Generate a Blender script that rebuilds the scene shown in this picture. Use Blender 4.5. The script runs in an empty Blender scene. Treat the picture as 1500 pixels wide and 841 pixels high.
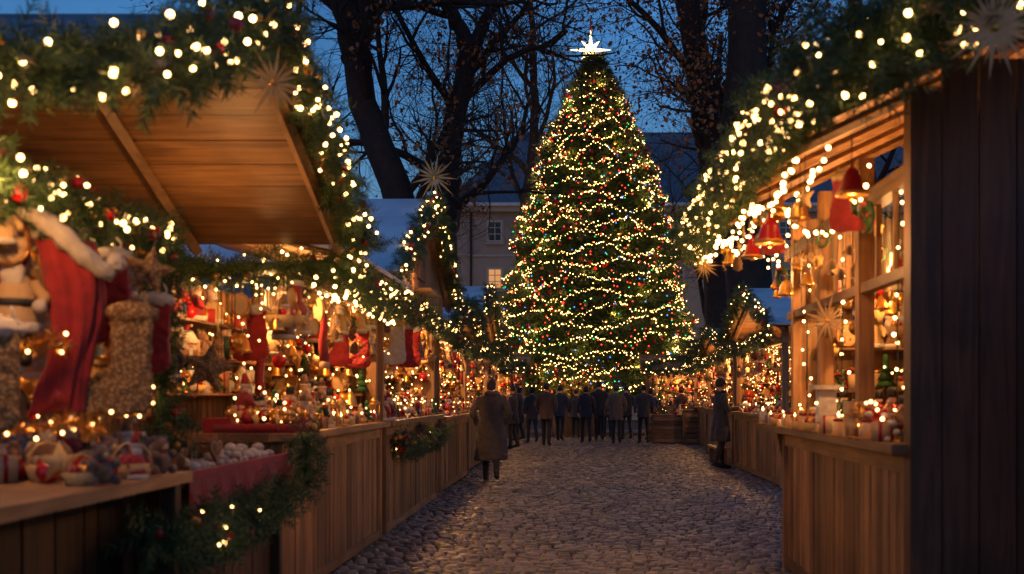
import bpy, math, random
import numpy as np
from mathutils import Vector, Matrix
random.seed(7); RNG=np.random.default_rng(7)
C=bpy.context; D=bpy.data
# ------------------------------------------------------------------ materials
MATS={}
def newmat(name):
    m=D.materials.new(name); m.use_nodes=True; nt=m.node_tree; b=nt.nodes['Principled BSDF']; MATS[name]=m; return m,nt,b
def setin(b,k,v):
    if k in b.inputs: b.inputs[k].default_value=v
def mat_simple(name,c1,c2=None,rough=0.6,scale=8,metal=0,island=0.35,bump=0.0,sheen=0,trans=0,lace=0):
    m,nt,b=newmat(name); N=nt.nodes; L=nt.links
    c2=c2 or tuple(x*0.6 for x in c1)
    tc=N.new('ShaderNodeTexCoord'); no=N.new('ShaderNodeTexNoise'); no.inputs['Scale'].default_value=scale; no.inputs['Detail'].default_value=4
    L.new(tc.outputs['Object'],no.inputs['Vector'])
    geo=N.new('ShaderNodeNewGeometry')
    ma=N.new('ShaderNodeMath'); ma.operation='MULTIPLY_ADD'; ma.inputs[1].default_value=island*1.6; L.new(geo.outputs['Random Per Island'],ma.inputs[0]); 
    mb_=N.new('ShaderNodeMath'); mb_.operation='MULTIPLY_ADD'; mb_.inputs[1].default_value=1.6*(1-island); mb_.inputs[2].default_value=-0.4; L.new(no.outputs['Fac'],mb_.inputs[0]); L.new(mb_.outputs[0],ma.inputs[2])
    mx=N.new('ShaderNodeMix'); mx.data_type='RGBA'; mx.inputs[6].default_value=(*c2,1); mx.inputs[7].default_value=(*c1,1); mx.clamp_factor=True
    fac=ma.outputs[0]
    if lace:
        vo=N.new('ShaderNodeTexVoronoi'); vo.inputs['Scale'].default_value=lace; L.new(tc.outputs['Object'],vo.inputs['Vector'])
        lr=N.new('ShaderNodeMapRange'); lr.inputs[1].default_value=.25; lr.inputs[2].default_value=.5; L.new(vo.outputs['Distance'],lr.inputs[0]); fac=lr.outputs[0]
    L.new(fac,mx.inputs[0]); L.new(mx.outputs[2],b.inputs['Base Color'])
    b.inputs['Roughness'].default_value=rough; b.inputs['Metallic'].default_value=metal
    if sheen: setin(b,'Sheen Weight',sheen)
    if trans: setin(b,'Transmission Weight',trans)
    if bump:
        bp=N.new('ShaderNodeBump'); bp.inputs['Strength'].default_value=bump; bp.inputs['Distance'].default_value=0.01
        n2=N.new('ShaderNodeTexNoise'); n2.inputs['Scale'].default_value=scale*6; n2.inputs['Detail'].default_value=5; L.new(tc.outputs['Object'],n2.inputs['Vector'])
        L.new(n2.outputs['Fac'],bp.inputs['Height']); L.new(bp.outputs[0],b.inputs['Normal'])
    return m
def mat_wood(name,c1,c2,axis='Z',rough=0.55):
    m,nt,b=newmat(name); N=nt.nodes; L=nt.links
    tc=N.new('ShaderNodeTexCoord'); mp=N.new('ShaderNodeMapping')
    s=[14,14,14]; s['XYZ'.index(axis)]=0.9; mp.inputs['Scale'].default_value=s
    L.new(tc.outputs['Object'],mp.inputs['Vector'])
    geo=N.new('ShaderNodeNewGeometry')
    off=N.new('ShaderNodeVectorMath'); off.operation='SCALE'; off.inputs[3].default_value=30
    cmb=N.new('ShaderNodeCombineXYZ'); 
    for i in range(3): L.new(geo.outputs['Random Per Island'],cmb.inputs[i])
    L.new(cmb.outputs[0],off.inputs[0])
    ad=N.new('ShaderNodeVectorMath'); ad.operation='ADD'; L.new(mp.outputs[0],ad.inputs[0]); L.new(off.outputs[0],ad.inputs[1])
    no=N.new('ShaderNodeTexNoise'); no.inputs['Scale'].default_value=1.3; no.inputs['Detail'].default_value=6; no.inputs['Distortion'].default_value=1.2
    L.new(ad.outputs[0],no.inputs['Vector'])
    r=N.new('ShaderNodeValToRGB'); r.color_ramp.elements[0].position=0.3; r.color_ramp.elements[0].color=(*c2,1); r.color_ramp.elements[1].position=0.68; r.color_ramp.elements[1].color=(*c1,1)
    L.new(no.outputs['Fac'],r.inputs[0])
    hs=N.new('ShaderNodeHueSaturation'); mr=N.new('ShaderNodeMapRange'); mr.inputs[3].default_value=0.4; mr.inputs[4].default_value=1.3
    L.new(geo.outputs['Random Per Island'],mr.inputs[0]); L.new(mr.outputs[0],hs.inputs['Value'])
    n3=N.new('ShaderNodeTexNoise'); n3.inputs['Scale'].default_value=2.2; n3.inputs['Detail'].default_value=5; L.new(tc.outputs['Object'],n3.inputs['Vector'])
    m3=N.new('ShaderNodeMapRange'); m3.inputs[1].default_value=.3; m3.inputs[2].default_value=.6; m3.inputs[3].default_value=.55; m3.inputs[4].default_value=1; L.new(n3.outputs['Fac'],m3.inputs[0])
    mm=N.new('ShaderNodeMix'); mm.data_type='RGBA'; mm.blend_type='MULTIPLY'; mm.inputs[0].default_value=1; L.new(r.outputs[0],mm.inputs[6]); L.new(m3.outputs[0],mm.inputs[7])
    L.new(mm.outputs[2],hs.inputs['Color'])
    L.new(hs.outputs[0],b.inputs['Base Color']); b.inputs['Roughness'].default_value=rough
    bp=N.new('ShaderNodeBump'); bp.inputs['Strength'].default_value=0.4; bp.inputs['Distance'].default_value=0.004; L.new(no.outputs['Fac'],bp.inputs['Height']); L.new(bp.outputs[0],b.inputs['Normal'])
    return m
def mat_emit(name,c,s):
    m=D.materials.new(name); m.use_nodes=True; nt=m.node_tree; nt.nodes.clear()
    e=nt.nodes.new('ShaderNodeEmission'); e.inputs[0].default_value=(*c,1); e.inputs[1].default_value=s
    o=nt.nodes.new('ShaderNodeOutputMaterial'); nt.links.new(e.outputs[0],o.inputs[0]); MATS[name]=m; return m
mat_wood('wood_v',(0.42,0.22,0.085),(0.17,0.075,0.028),'Z')
mat_wood('wood_x',(0.34,0.18,0.075),(0.14,0.065,0.028),'X')
mat_wood('wood_y',(0.40,0.22,0.10),(0.2,0.1,0.042),'Y')
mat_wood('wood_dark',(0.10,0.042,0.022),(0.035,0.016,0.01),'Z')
mat_simple('red',(0.40,0.012,0.015),(0.13,0.004,0.006),0.8,14,bump=0.6,sheen=0.15)
mat_simple('redgloss',(0.5,0.01,0.015),(0.28,0.005,0.01),0.25,5)
mat_simple('white',(0.68,0.62,0.53),(0.46,0.4,0.33),0.95,30,bump=1.0,sheen=0.2)
mat_simple('cream',(0.56,0.38,0.2),(0.36,0.23,0.1),0.8,20,bump=0.5)
mat_simple('burlap',(0.40,0.25,0.11),(0.24,0.14,0.055),0.9,60,bump=0.8)
mat_simple('lace',(0.20,0.1,0.035),(0.52,0.34,0.15),0.9,30,bump=0.9,lace=70)
mat_simple('gold',(0.8,0.45,0.12),(0.6,0.28,0.06),0.32,6,metal=0.9)
mat_simple('ginger',(0.32,0.14,0.045),(0.2,0.08,0.025),0.8,25,bump=0.4)
mat_simple('brownfur',(0.2,0.1,0.045),(0.12,0.055,0.025),0.95,40,bump=0.8,sheen=0.4)
mat_simple('skin',(0.55,0.32,0.22),(0.5,0.28,0.19),0.55,6)
mat_simple('greenfelt',(0.03,0.14,0.04),(0.015,0.07,0.02),0.8,12)
mat_simple('needle',(0.06,0.12,0.03),(0.015,0.045,0.013),0.6,3,island=0.5)
mat_simple('fir',(0.11,0.16,0.04),(0.035,0.075,0.02),0.6,1.2,island=0.5)
mat_simple('bark',(0.055,0.037,0.028),(0.02,0.014,0.012),0.9,5,bump=1.0,island=0.1)
mat_simple('deadleaf',(0.38,0.16,0.05),(0.18,0.075,0.025),0.8,3,island=0.8)
mat_simple('roofsnow',(0.75,0.77,0.8),(0.42,0.44,0.48),0.7,2.5,bump=0.5,island=0.2)
mat_simple('rooftile',(0.17,0.175,0.2),(0.08,0.085,0.1),0.6,2,bump=0.4)
mat_simple('plaster',(0.36,0.325,0.28),(0.24,0.21,0.18),0.9,0.7,bump=0.3,island=0.0)
mat_simple('plaster_trim',(0.44,0.4,0.35),(0.34,0.31,0.27),0.85,2)
mat_simple('glass_dark',(0.03,0.04,0.055),(0.02,0.025,0.035),0.1,2)
mat_simple('black',(0.02,0.018,0.018),(0.01,0.01,0.01),0.6,10)
mat_simple('wire',(0.02,0.03,0.015),None,0.6,5)
mat_simple('straw',(0.65,0.42,0.16),(0.45,0.27,0.09),0.7,20,island=0.6)
mat_simple('glassjar',(0.8,0.5,0.2),(0.6,0.3,0.1),0.12,4)
mat_simple('blue',(0.03,0.07,0.2),None,0.7,8)
mat_simple('joint',(0.03,0.026,0.023),(0.015,0.013,0.012),0.85,6,island=0,bump=0.5)
mat_simple('stone',(0.235,0.205,0.19),(0.06,0.052,0.05),0.36,5,island=0.6,bump=0.6)
WARM=(1.0,0.52,0.17)
mat_emit('bulb',WARM,18); mat_emit('bulb_small',WARM,10); mat_emit('bulb_tree',(1.0,0.55,0.16),15)
mat_emit('bulb_red',(1,0.04,0.02),5); mat_emit('bulb_green',(0.05,1,0.25),2); mat_emit('bulb_blue',(0.08,0.3,1),2.5)
mat_emit('star_e',(1,0.66,0.3),7); mat_emit('window_e',(1,0.45,0.16),0.7); mat_emit('flame',(1,0.5,0.16),12)
def cloth(name,c): mat_simple(name,c,tuple(x*0.55 for x in c),0.9,18,island=0,bump=0.5,sheen=0.2)
# ------------------------------------------------------------------ mesh builder
class MB:
    def __init__(s): s.V=[];s.F=[];s.n=0
    def add(s,V,F,mat):
        V=np.asarray(V,dtype=np.float64).reshape(-1,3)
        if isinstance(F,np.ndarray): s.F.append((F+s.n,mat))
        else:
            by={}
            for f in F: by.setdefault(len(f),[]).append(f)
            for k,v in by.items(): s.F.append((np.array(v)+s.n,mat))
        s.V.append(V); s.n+=len(V)
    def part(s,p,mat,loc=(0,0,0),R=None,sc=1.0):
        V,F=p; V=V*sc
        if R is not None: V=V@np.asarray(R).T
        s.add(V+np.asarray(loc),F,mat)
    def inst(s,p,mat,P,R=None,S=None):
        V,F=p; P=np.asarray(P); n=len(P)
        if n==0: return
        W=np.broadcast_to(V,(n,)+V.shape)
        if S is not None:
            S=np.asarray(S); W=W*(S[:,None,None] if S.ndim==1 else S[:,None,:])
        if R is not None: W=np.einsum('nij,nkj->nki',R,W)
        W=(W+P[:,None,:]).reshape(-1,3)
        by={}
        for f in F: by.setdefault(len(f),[]).append(f)
        base=(np.arange(n)*len(V))[:,None,None]
        for k,v in by.items(): s.F.append(((np.array(v)[None]+base).reshape(-1,k)+s.n,mat))
        s.V.append(W); s.n+=len(W)
    def box(s,x0,x1,y0,y1,z0,z1,mat): s.add(*p_boxc(x0,x1,y0,y1,z0,z1),mat)
    def obj(s,name,parent=None,smooth=False):
        me=D.meshes.new(name); V=np.concatenate(s.V) if s.V else np.zeros((0,3))
        me.vertices.add(len(V)); me.vertices.foreach_set('co',V.ravel())
        names=[];mi=[];lt=[];lv=[]
        for F,m in s.F:
            if m not in names: names.append(m)
            mi.append(np.full(len(F),names.index(m))); lt.append(np.full(len(F),F.shape[1])); lv.append(F.ravel())
        mi=np.concatenate(mi);lt=np.concatenate(lt);lv=np.concatenate(lv)
        me.loops.add(len(lv)); me.loops.foreach_set('vertex_index',lv.astype(np.int32))
        me.polygons.add(len(lt)); ls=np.concatenate([[0],np.cumsum(lt)[:-1]])
        me.polygons.foreach_set('loop_start',ls.astype(np.int32)); 
        try: me.polygons.foreach_set('loop_total',lt.astype(np.int32))
        except Exception: pass
        me.polygons.foreach_set('material_index',mi.astype(np.int32))
        me.polygons.foreach_set('use_smooth',np.full(len(lt),smooth))
        for m in names: me.materials.append(MATS[m])
        me.update(calc_edges=True); me.validate()
        o=D.objects.new(name,me); C.scene.collection.objects.link(o)
        if parent: o.parent=parent
        return o
def empty(name,loc=(0,0,0)):
    e=D.objects.new(name,None); e.empty_display_size=0.2; e.location=loc; C.scene.collection.objects.link(e); return e
BOXF=[[0,3,2,1],[4,5,6,7],[0,1,5,4],[1,2,6,5],[2,3,7,6],[3,0,4,7]]
def p_boxc(x0,x1,y0,y1,z0,z1):
    return np.array([[x0,y0,z0],[x1,y0,z0],[x1,y1,z0],[x0,y1,z0],[x0,y0,z1],[x1,y0,z1],[x1,y1,z1],[x0,y1,z1]],float),BOXF
def p_box(sx,sy,sz,c=(0,0,0)):
    return p_boxc(c[0]-sx/2,c[0]+sx/2,c[1]-sy/2,c[1]+sy/2,c[2]-sz/2,c[2]+sz/2)
def p_lathe(prof,n=10,c=(0,0,0)):
    V=[];F=[]
    for r,z in prof:
        for i in range(n):
            a=2*math.pi*i/n; V.append((c[0]+r*math.cos(a),c[1]+r*math.sin(a),c[2]+z))
    for j in range(len(prof)-1):
        for i in range(n):
            F.append([j*n+i,j*n+(i+1)%n,(j+1)*n+(i+1)%n,(j+1)*n+i])
    F.append(list(range(n))[::-1]); F.append([(len(prof)-1)*n+i for i in range(n)])
    return np.array(V,float),F
def p_sphere(r,c=(0,0,0),n=10,m=6,sc=(1,1,1)):
    V,F=p_lathe([(r*math.sin(math.pi*(j+0.02)/(m+0.04)),-r*math.cos(math.pi*(j+0.02)/(m+0.04))) for j in range(m+1)],n)
    return V*np.array(sc)+np.array(c),F
def p_tube(path,rad,k=6,sq=(1,1),ref=None):
    P=np.asarray(path,float); n=len(P); rad=np.broadcast_to(np.asarray(rad,float),(n,))
    T=np.gradient(P,axis=0); T/=np.linalg.norm(T,axis=1)[:,None]+1e-9
    if ref is None:
        ref=np.array([0.3,0.95,0.1]) if abs(T[:,1].mean())<0.8 else np.array([1,0,0.1])
    ref=np.asarray(ref,float)
    U=np.cross(T,ref); U/=np.linalg.norm(U,axis=1)[:,None]+1e-9; W=np.cross(T,U)
    a=np.arange(k)*2*math.pi/k
    V=P[:,None,:]+rad[:,None,None]*(sq[0]*np.cos(a)[None,:,None]*U[:,None,:]+sq[1]*np.sin(a)[None,:,None]*W[:,None,:])
    F=[[j*k+i,j*k+(i+1)%k,(j+1)*k+(i+1)%k,(j+1)*k+i] for j in range(n-1) for i in range(k)]
    if k>3: F+= [list(range(k))[::-1],[(n-1)*k+i for i in range(k)]]
    return V.reshape(-1,3),F
def p_extr(poly,t):
    n=len(poly); V=[(x,-t/2,z) for x,z in poly]+[(x,t/2,z) for x,z in poly]
    F=[list(range(n)),list(range(n,2*n))[::-1]]+[[i,i+n,(i+1)%n+n,(i+1)%n] for i in range(n)]
    return np.array(V,float),F
def starpoly(n,ro,ri): return [((ro if i%2==0 else ri)*math.sin(math.pi*i/n),(ro if i%2==0 else ri)*math.cos(math.pi*i/n)) for i in range(2*n)]
def p_star3(n,ro,ri,t):
    P=starpoly(n,ro,ri); m=len(P); V=[(x,0,z) for x,z in P]+[(0,-t,0),(0,t,0)]
    F=[[i,(i+1)%m,m] for i in range(m)]+[[(i+1)%m,i,m+1] for i in range(m)]
    return np.array(V,float),F
def rotz(a): c,s=math.cos(a),math.sin(a); return np.array([[c,-s,0],[s,c,0],[0,0,1.0]])
def roty(a): c,s=math.cos(a),math.sin(a); return np.array([[c,0,s],[0,1,0],[-s,0,c]])
def rotx(a): c,s=math.cos(a),math.sin(a); return np.array([[1,0,0],[0,c,-s],[0,s,c]])
def dirframes(Dv):
    Dv=Dv/(np.linalg.norm(Dv,axis=1)[:,None]+1e-9); r=RNG.normal(size=Dv.shape)
    U=np.cross(Dv,r); U/=np.linalg.norm(U,axis=1)[:,None]+1e-9; W=np.cross(Dv,U)
    return np.stack([Dv,U,W],axis=2)
OCT=(np.array([[1,0,0],[-1,0,0],[0,1,0],[0,-1,0],[0,0,1],[0,0,-1]],float),[[0,2,4],[2,1,4],[1,3,4],[3,0,4],[2,0,5],[1,2,5],[3,1,5],[0,3,5]])
SPH=p_sphere(1,n=8,m=5); SPL=p_sphere(1,n=6,m=4)
def make_twig(nn,wid,ang,ln):
    V=[];F=[]
    for i in range(nn):
        t=0.08+0.9*i/nn; a=i*2.4; d=np.array([math.cos(ang),math.sin(ang)*math.cos(a),math.sin(ang)*math.sin(a)])
        b=np.array([t,0,0]); w=np.cross(d,[0.2,-math.sin(a),math.cos(a)]); w=w/np.linalg.norm(w)*wid; tip=b+d*ln*(1-0.4*t)
        k=len(V); V+= [b-w,b+w,tip+w*0.3,tip-w*0.3]; F.append([k,k+1,k+2,k+3])
    k=len(V); V+=[(0,-0.012,0),(1,-0.006,0),(1,0.006,0),(0,0.012,0)]; F.append([k,k+1,k+2,k+3])
    return np.array(V,float),F
TWIG=make_twig(22,0.02,0.85,0.34)
SPRAY=make_twig(12,0.03,0.75,0.42)
# ------------------------------------------------------------------ garlands and light strings
def dens(pts,step=0.03,sag=0):
    pts=np.asarray(pts,float); out=[]
    for a,b in zip(pts[:-1],pts[1:]):
        n=max(2,int(np.linalg.norm(b-a)/step)); t=np.linspace(0,1,n,endpoint=False)[:,None]
        seg=a+(b-a)*t; seg[:,2]-=(sag*4*t*(1-t))[:,0]; out.append(seg)
    out.append(pts[-1:]); return np.concatenate(out)
def garland(pts,r=0.13,dn=170,tl=0.15,bulbs=14,br=0.018,sag=0.0,parent=None,name='garland',berries=4,bmat='bulb',oct=False,stars=0):
    mb=MB(); P=dens(pts,0.03,sag); L=len(P)*0.03
    n=int(L*dn); idx=RNG.integers(0,len(P),n); T=np.gradient(P,axis=0); T/=np.linalg.norm(T,axis=1)[:,None]+1e-9
    off=RNG.normal(size=(n,3)); off/=np.linalg.norm(off,axis=1)[:,None]; 
    lump=0.75+0.35*np.sin(idx*0.21+RNG.random()*6)+0.15*np.sin(idx*0.53)
    rr=r*np.sqrt(RNG.random(n))*0.8*lump
    pos=P[idx]+off*rr[:,None]; dr=off*0.9+T[idx]*RNG.choice([-1,1],n)[:,None]*0.8+np.array([0,0,-0.35])
    mb.inst(TWIG,'needle',pos,dirframes(dr),tl*(0.6+0.8*RNG.random(n)))
    mb.part(p_tube(P[::4],r*0.35,6),'needle')
    if berries:
        n=int(L*berries); i=RNG.integers(0,len(P),n); off=RNG.normal(size=(n,3)); off/=np.linalg.norm(off,axis=1)[:,None]
        mb.inst(SPH,'redgloss',P[i]+off*r*0.95,S=0.018+0.022*RNG.random(n)); 
        mb.inst(SPH,'gold',P[RNG.integers(0,len(P),n)]+off[::-1]*r*0.9,S=0.015+0.02*RNG.random(n))
    for q in range(int(L*stars)):
        i=random.randrange(len(P)); o_=RNG.normal(size=3); o_/=np.linalg.norm(o_); mb.part(p_star3(random.choice([5,6,8]),.06,.025,.012),random.choice(['straw','cream','gold']),P[i]+o_*r*.95,rotz(random.random()*6)@rotx(random.random()))
    g=mb.obj(name,parent)
    if bulbs:
        lb=MB(); n=int(L*bulbs); i=np.sort(RNG.integers(0,len(P),n))
        off=RNG.normal(size=(n,3)); off/=np.linalg.norm(off,axis=1)[:,None]; B=P[i]+off*r*(0.85+0.35*RNG.random(n))[:,None]
        lb.inst(OCT if oct else SPL,bmat,B,S=br*(0.6+0.7*RNG.random(n)))
        if n>3: lb.part(p_tube(B[::1],0.003,3),'wire')
        lb.obj('string_lights',parent or g)
    return g
def bulbs_string(pts,parent,per=9,br=0.02,sag=0.1,name='string_lights',oct=False,jit=0.02):
    P=dens(pts,0.03,sag); L=len(P)*0.03; n=max(2,int(L*per)); i=np.linspace(0,len(P)-1,n).astype(int)
    B=P[i]+RNG.normal(size=(n,3))*jit; mb=MB(); mb.inst(OCT if oct else SPL,'bulb',B-np.array([0,0,br]),S=br*(0.8+0.4*RNG.random(n))); mb.part(p_tube(P[::3],0.004,4),'wire'); return mb.obj(name,parent)
def lamp(loc,e,r=0.04,parent=None,col=(1,0.46,0.145)):
    l=D.lights.new('bulb_light','POINT'); l.energy=e; l.shadow_soft_size=r; l.color=col
    o=D.objects.new('hanging_light_bulb' if not parent else 'bulb_light',l); o.location=loc; C.scene.collection.objects.link(o)
    if parent: o.parent=parent
    return o
# ------------------------------------------------------------------ goods library  (real metres, base at z=0)
def heartpoly(s): return [(s*16*math.sin(t)**3/16,s*(13*math.cos(t)-5*math.cos(2*t)-2*math.cos(3*t)-math.cos(4*t))/16) for t in np.linspace(0,2*math.pi,18,endpoint=False)]
def shift(p,d): return (p[0]+np.array(d),p[1])
SOCK=[(-.085,0),(.085,0),(.08,-.12),(.078,-.24),(.1,-.3),(.17,-.33),(.215,-.37),(.215,-.42),(.17,-.455),(.08,-.45),(0,-.455),(-.07,-.44),(-.1,-.39),(-.095,-.32),(-.085,-.2)]
def santa_parts(c):
    return [(p_lathe([(.07,0),(.075,.04),(.06,.12),(.035,.17)]),c),(p_lathe([(.078,0),(.08,.025),(.074,.03)]),'white'),(p_sphere(.038,(0,0,.195)),'skin'),(p_sphere(.038,(0,-.018,.175),8,5,(.95,.7,1.1)),'white'),(p_sphere(.008,(0,-.042,.2),6,4),'skin'),(p_lathe([(.042,.21),(.042,.228)]),'white'),(p_tube([(0,0,.225),(0,0,.26),(.02,0,.29),(.05,0,.29)],[.036,.026,.016,.008]),c),(p_sphere(.016,(.056,0,.285),6,4),'white'),(p_tube([(-.05,0,.14),(-.085,-.02,.1),(-.07,-.05,.08)],[.024,.02,.016]),c),(p_tube([(.05,0,.14),(.085,-.02,.1),(.07,-.05,.08)],[.024,.02,.016]),c)]
LIB={
 'bauble_r':[(p_sphere(.05,(0,0,.05)),'redgloss'),(p_lathe([(.012,.098),(.012,.115)],6),'gold')],
 'bauble_g':[(p_sphere(.045,(0,0,.045)),'gold'),(p_lathe([(.012,.088),(.012,.105)],6),'gold')],
 'gift':[(p_box(.14,.12,.1,(0,0,.05)),'red'),(p_box(.145,.025,.105,(0,0,.0515)),'gold'),(p_box(.025,.125,.105,(0,0,.0515)),'gold'),(p_sphere(.025,(-.025,0,.115),6,4,(1.3,.8,.7)),'gold'),(p_sphere(.025,(.025,0,.115),6,4,(1.3,.8,.7)),'gold')],
 'gift2':[(p_box(.12,.12,.14,(0,0,.07)),'cream'),(p_box(.125,.025,.145,(0,0,.0715)),'redgloss'),(p_box(.025,.125,.145,(0,0,.0715)),'redgloss')],
 'santa':santa_parts('red'),
 'gnome':santa_parts('cream'), 'gnome2':santa_parts('brownfur'),
 'plate':[(shift(p_sphere(.08,(0,0,0),14,6,(1,.12,1)),(0,0,.085)),'cream'),(p_tube([(.07*math.cos(t),-.008,.085+.07*math.sin(t)) for t in np.linspace(0,2*math.pi,15)],.006,5),'gold')],
 'lantern':[(p_box(.1,.1,.012,(0,0,.006)),'gold'),(p_box(.1,.1,.012,(0,0,.16)),'gold'),(p_lathe([(.06,.166),(.015,.21),(.012,.225)],4),'gold'),(p_lathe([(.022,.012),(.022,.07)],8),'white'),(p_lathe([(.003,.07),(.009,.08),(.001,.105)],6),'flame')]+[(p_box(.008,.008,.15,(sx*.044,sy*.044,.085)),'gold') for sx in(-1,1) for sy in(-1,1)],
 'snowman':[(p_sphere(.06,(0,0,.055)),'white'),(p_sphere(.042,(0,0,.14)),'white'),(p_lathe([(.045,.165),(.045,.17),(.028,.171),(.028,.21)]),'black'),(p_tube([(0,-.04,.145),(0,-.075,.14)],[.008,.001],5),'ginger'),(p_lathe([(.046,.1),(.046,.115)]),'red')],
 'star':[(shift(p_star3(5,.09,.04,.018),(0,0,.09)),'straw')],
 'snowflake':[(shift(p_star3(8,.09,.025,.008),(0,0,.09)),'cream')],
 'ginger':[(shift(p_extr(heartpoly(.075),.016),(0,0,.08)),'ginger'),(shift(p_tube([(x*.82,-.01,z*.82) for x,z in heartpoly(.075)],.004,4),(0,0,.08)),'white')],
 'jar':[(p_lathe([(.04,0),(.045,.01),(.045,.09),(.035,.105)]),'glassjar'),(p_lathe([(.037,.105),(.037,.125)]),'red')],
 'candle':[(p_lathe([(.03,0),(.03,.1),(.026,.102)]),'white'),(p_lathe([(.05,0),(.05,.012)]),'gold'),(p_lathe([(.003,.105),(.009,.115),(.001,.14)],6),'flame')],
 'minitree':[(p_lathe([(.012,0),(.012,.04)],6),'wood_v')]+[(p_lathe([(.075-.018*i,.03+.05*i),(.02,.09+.05*i),(.002,.1+.05*i)],9),'greenfelt') for i in range(4)]+[(p_sphere(.008,(.05*math.cos(i*2),.05*math.sin(i*2),.06+.02*i),6,4),'bulb_small' if i%2 else 'redgloss') for i in range(6)],
 'teddy':[(p_sphere(.05,(0,0,.055)),'brownfur'),(p_sphere(.038,(0,-.005,.125)),'brownfur'),(p_sphere(.014,(-.03,0,.158),6,4),'brownfur'),(p_sphere(.014,(.03,0,.158),6,4),'brownfur'),(p_sphere(.016,(0,-.036,.118),6,4),'cream')]+[(p_sphere(.022,(sx*.05,-.025,z),6,4,(1,1.2,1)),'brownfur') for sx in(-1,1) for z in(.02,.085)]+[(p_lathe([(.032,.088),(.034,.1)]),'red')],
 'pastry':[(p_lathe([(.028,0),(.036,.022)],8),'ginger'),(p_sphere(.037,(0,0,.034),8,5,(1,1,.75)),'white')],
 'nutcracker':[(p_lathe([(.035,0),(.035,.03)]),'wood_v'),(p_box(.022,.025,.09,(-.015,0,.07)),'blue'),(p_box(.022,.025,.09,(.015,0,.07)),'blue'),(p_lathe([(.032,.115),(.038,.18),(.03,.2)]),'redgloss'),(p_sphere(.026,(0,0,.225)),'skin'),(p_lathe([(.028,.24),(.03,.29),(.02,.3)]),'black'),(p_tube([(-.04,0,.185),(-.05,0,.12)],.012),'redgloss'),(p_tube([(.04,0,.185),(.05,0,.12)],.012),'redgloss'),(p_box(.03,.015,.03,(0,-.024,.21)),'white')],
 'bell':[(p_lathe([(.07,0),(.055,.02),(.045,.07),(.03,.1),(.008,.115)]),'gold'),(p_sphere(.014,(0,0,0),6,4),'gold')],
 'house':[(p_box(.13,.1,.09,(0,0,.045)),'ginger'),(p_extr([(-.08,.085),(.08,.085),(0,.17)],.12),'white'),(p_box(.03,.004,.05,(0,-.0525,.027)),'window_e'),(p_box(.03,.004,.03,(.04,-.0525,.055)),'window_e'),(p_box(.03,.004,.03,(-.04,-.0525,.055)),'window_e')],
 'basket':[(p_lathe([(.06,0),(.08,.06),(.075,.062)],10),'straw'),(p_tube([(.075*math.cos(t),0,.06+.09*math.sin(t)) for t in np.linspace(0,math.pi,7)],.006,4),'straw')]+[(p_sphere(.025,(.035*math.cos(i*1.3),.035*math.sin(i*1.3),.075),6,4),('redgloss','gold','cream')[i%3]) for i in range(5)],
 'cone':[(p_lathe([(.01,0),(.035,.015),(.03,.04),(.038,.045),(.028,.07),(.03,.075),(.012,.1)],8),'brownfur')],
 'sock':[(shift(p_extr([(x*.45,z*.45) for x,z in SOCK],.035),(0,0,.22)),'red'),(p_box(.09,.05,.035,(0,0,.215)),'white')],
 'sock2':[(shift(p_extr([(x*.45,z*.45) for x,z in SOCK],.035),(0,0,.22)),'lace'),(p_box(.09,.05,.035,(0,0,.215)),'white')],
 'scarf':[(p_tube([(0,0,.1),(.01,0,0),(-.01,.01,-.12),(.005,0,-.25)],[.03,.045,.05,.055],8,(1,.5)),'red'),(p_tube([(0.005,0,-.25),(.005,0,-.3)],[.055,.06],8,(1,.5)),'cream')],
 'wreath':[(p_tube([(.075*math.cos(t),0,.09+.075*math.sin(t)) for t in np.linspace(0,2*math.pi,13)],.022,6),'needle')]+[(p_sphere(.011,(.078*math.cos(i*1.05),-.022,.09+.078*math.sin(i*1.05)),6,4),'redgloss') for i in range(6)]+[(p_box(.05,.012,.03,(0,-.022,.165)),'red')],
 'fairy':[(p_sphere(.011,(0,0,.03),6,4),'bulb_small')],
}
ALL=[k for k in LIB if k not in('pastry','fairy','candle','bell','sock','sock2','scarf')]+['plate','star','bauble_g']
HG=['bauble_r','bauble_g','star','ginger','bell','snowflake','sock2','cone','gnome','wreath','scarf','star','basket','snowflake','gnome2','sock','bauble_g','plate','teddy']
def put(mb,k,loc,sc=1,rz=0,tilt=0):
    R=rotz(rz)@rotx(tilt)
    for p,m in LIB[k]: mb.part(p,m,loc,R,sc)
def row(mb,a,b,step,keys,face,sc=(.8,1.4),jit=.03,fairy=.25):
    a=np.array(a,float);b=np.array(b,float); n=max(1,int(np.linalg.norm(b-a)/step))
    for i in range(n):
        p=a+(b-a)*((i+random.random())/n)+np.array([random.uniform(-jit,jit),random.uniform(-jit,jit),0])
        put(mb,random.choice(keys),p,random.uniform(*sc),face+random.uniform(-.6,.6))
        if random.random()<fairy: put(mb,'fairy',p+np.array([random.uniform(-.05,.05),0,random.uniform(0.05,.2)]),random.uniform(.7,1.1))
def hang(mb,a,b,step,keys,face,drop=(.1,.35),sc=(.8,1.3)):
    a=np.array(a,float);b=np.array(b,float); n=max(1,int(np.linalg.norm(b-a)/step))
    for i in range(n):
        p=a+(b-a)*((i+random.random())/n); d=random.uniform(*drop); q=p-np.array([0,0,d+.12]); put(mb,random.choice(keys),q,random.uniform(*sc),face+random.uniform(-.7,.7))
        mb.part(p_tube([p,q+np.array([0,0,.1])],.003,3),'wire')
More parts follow.
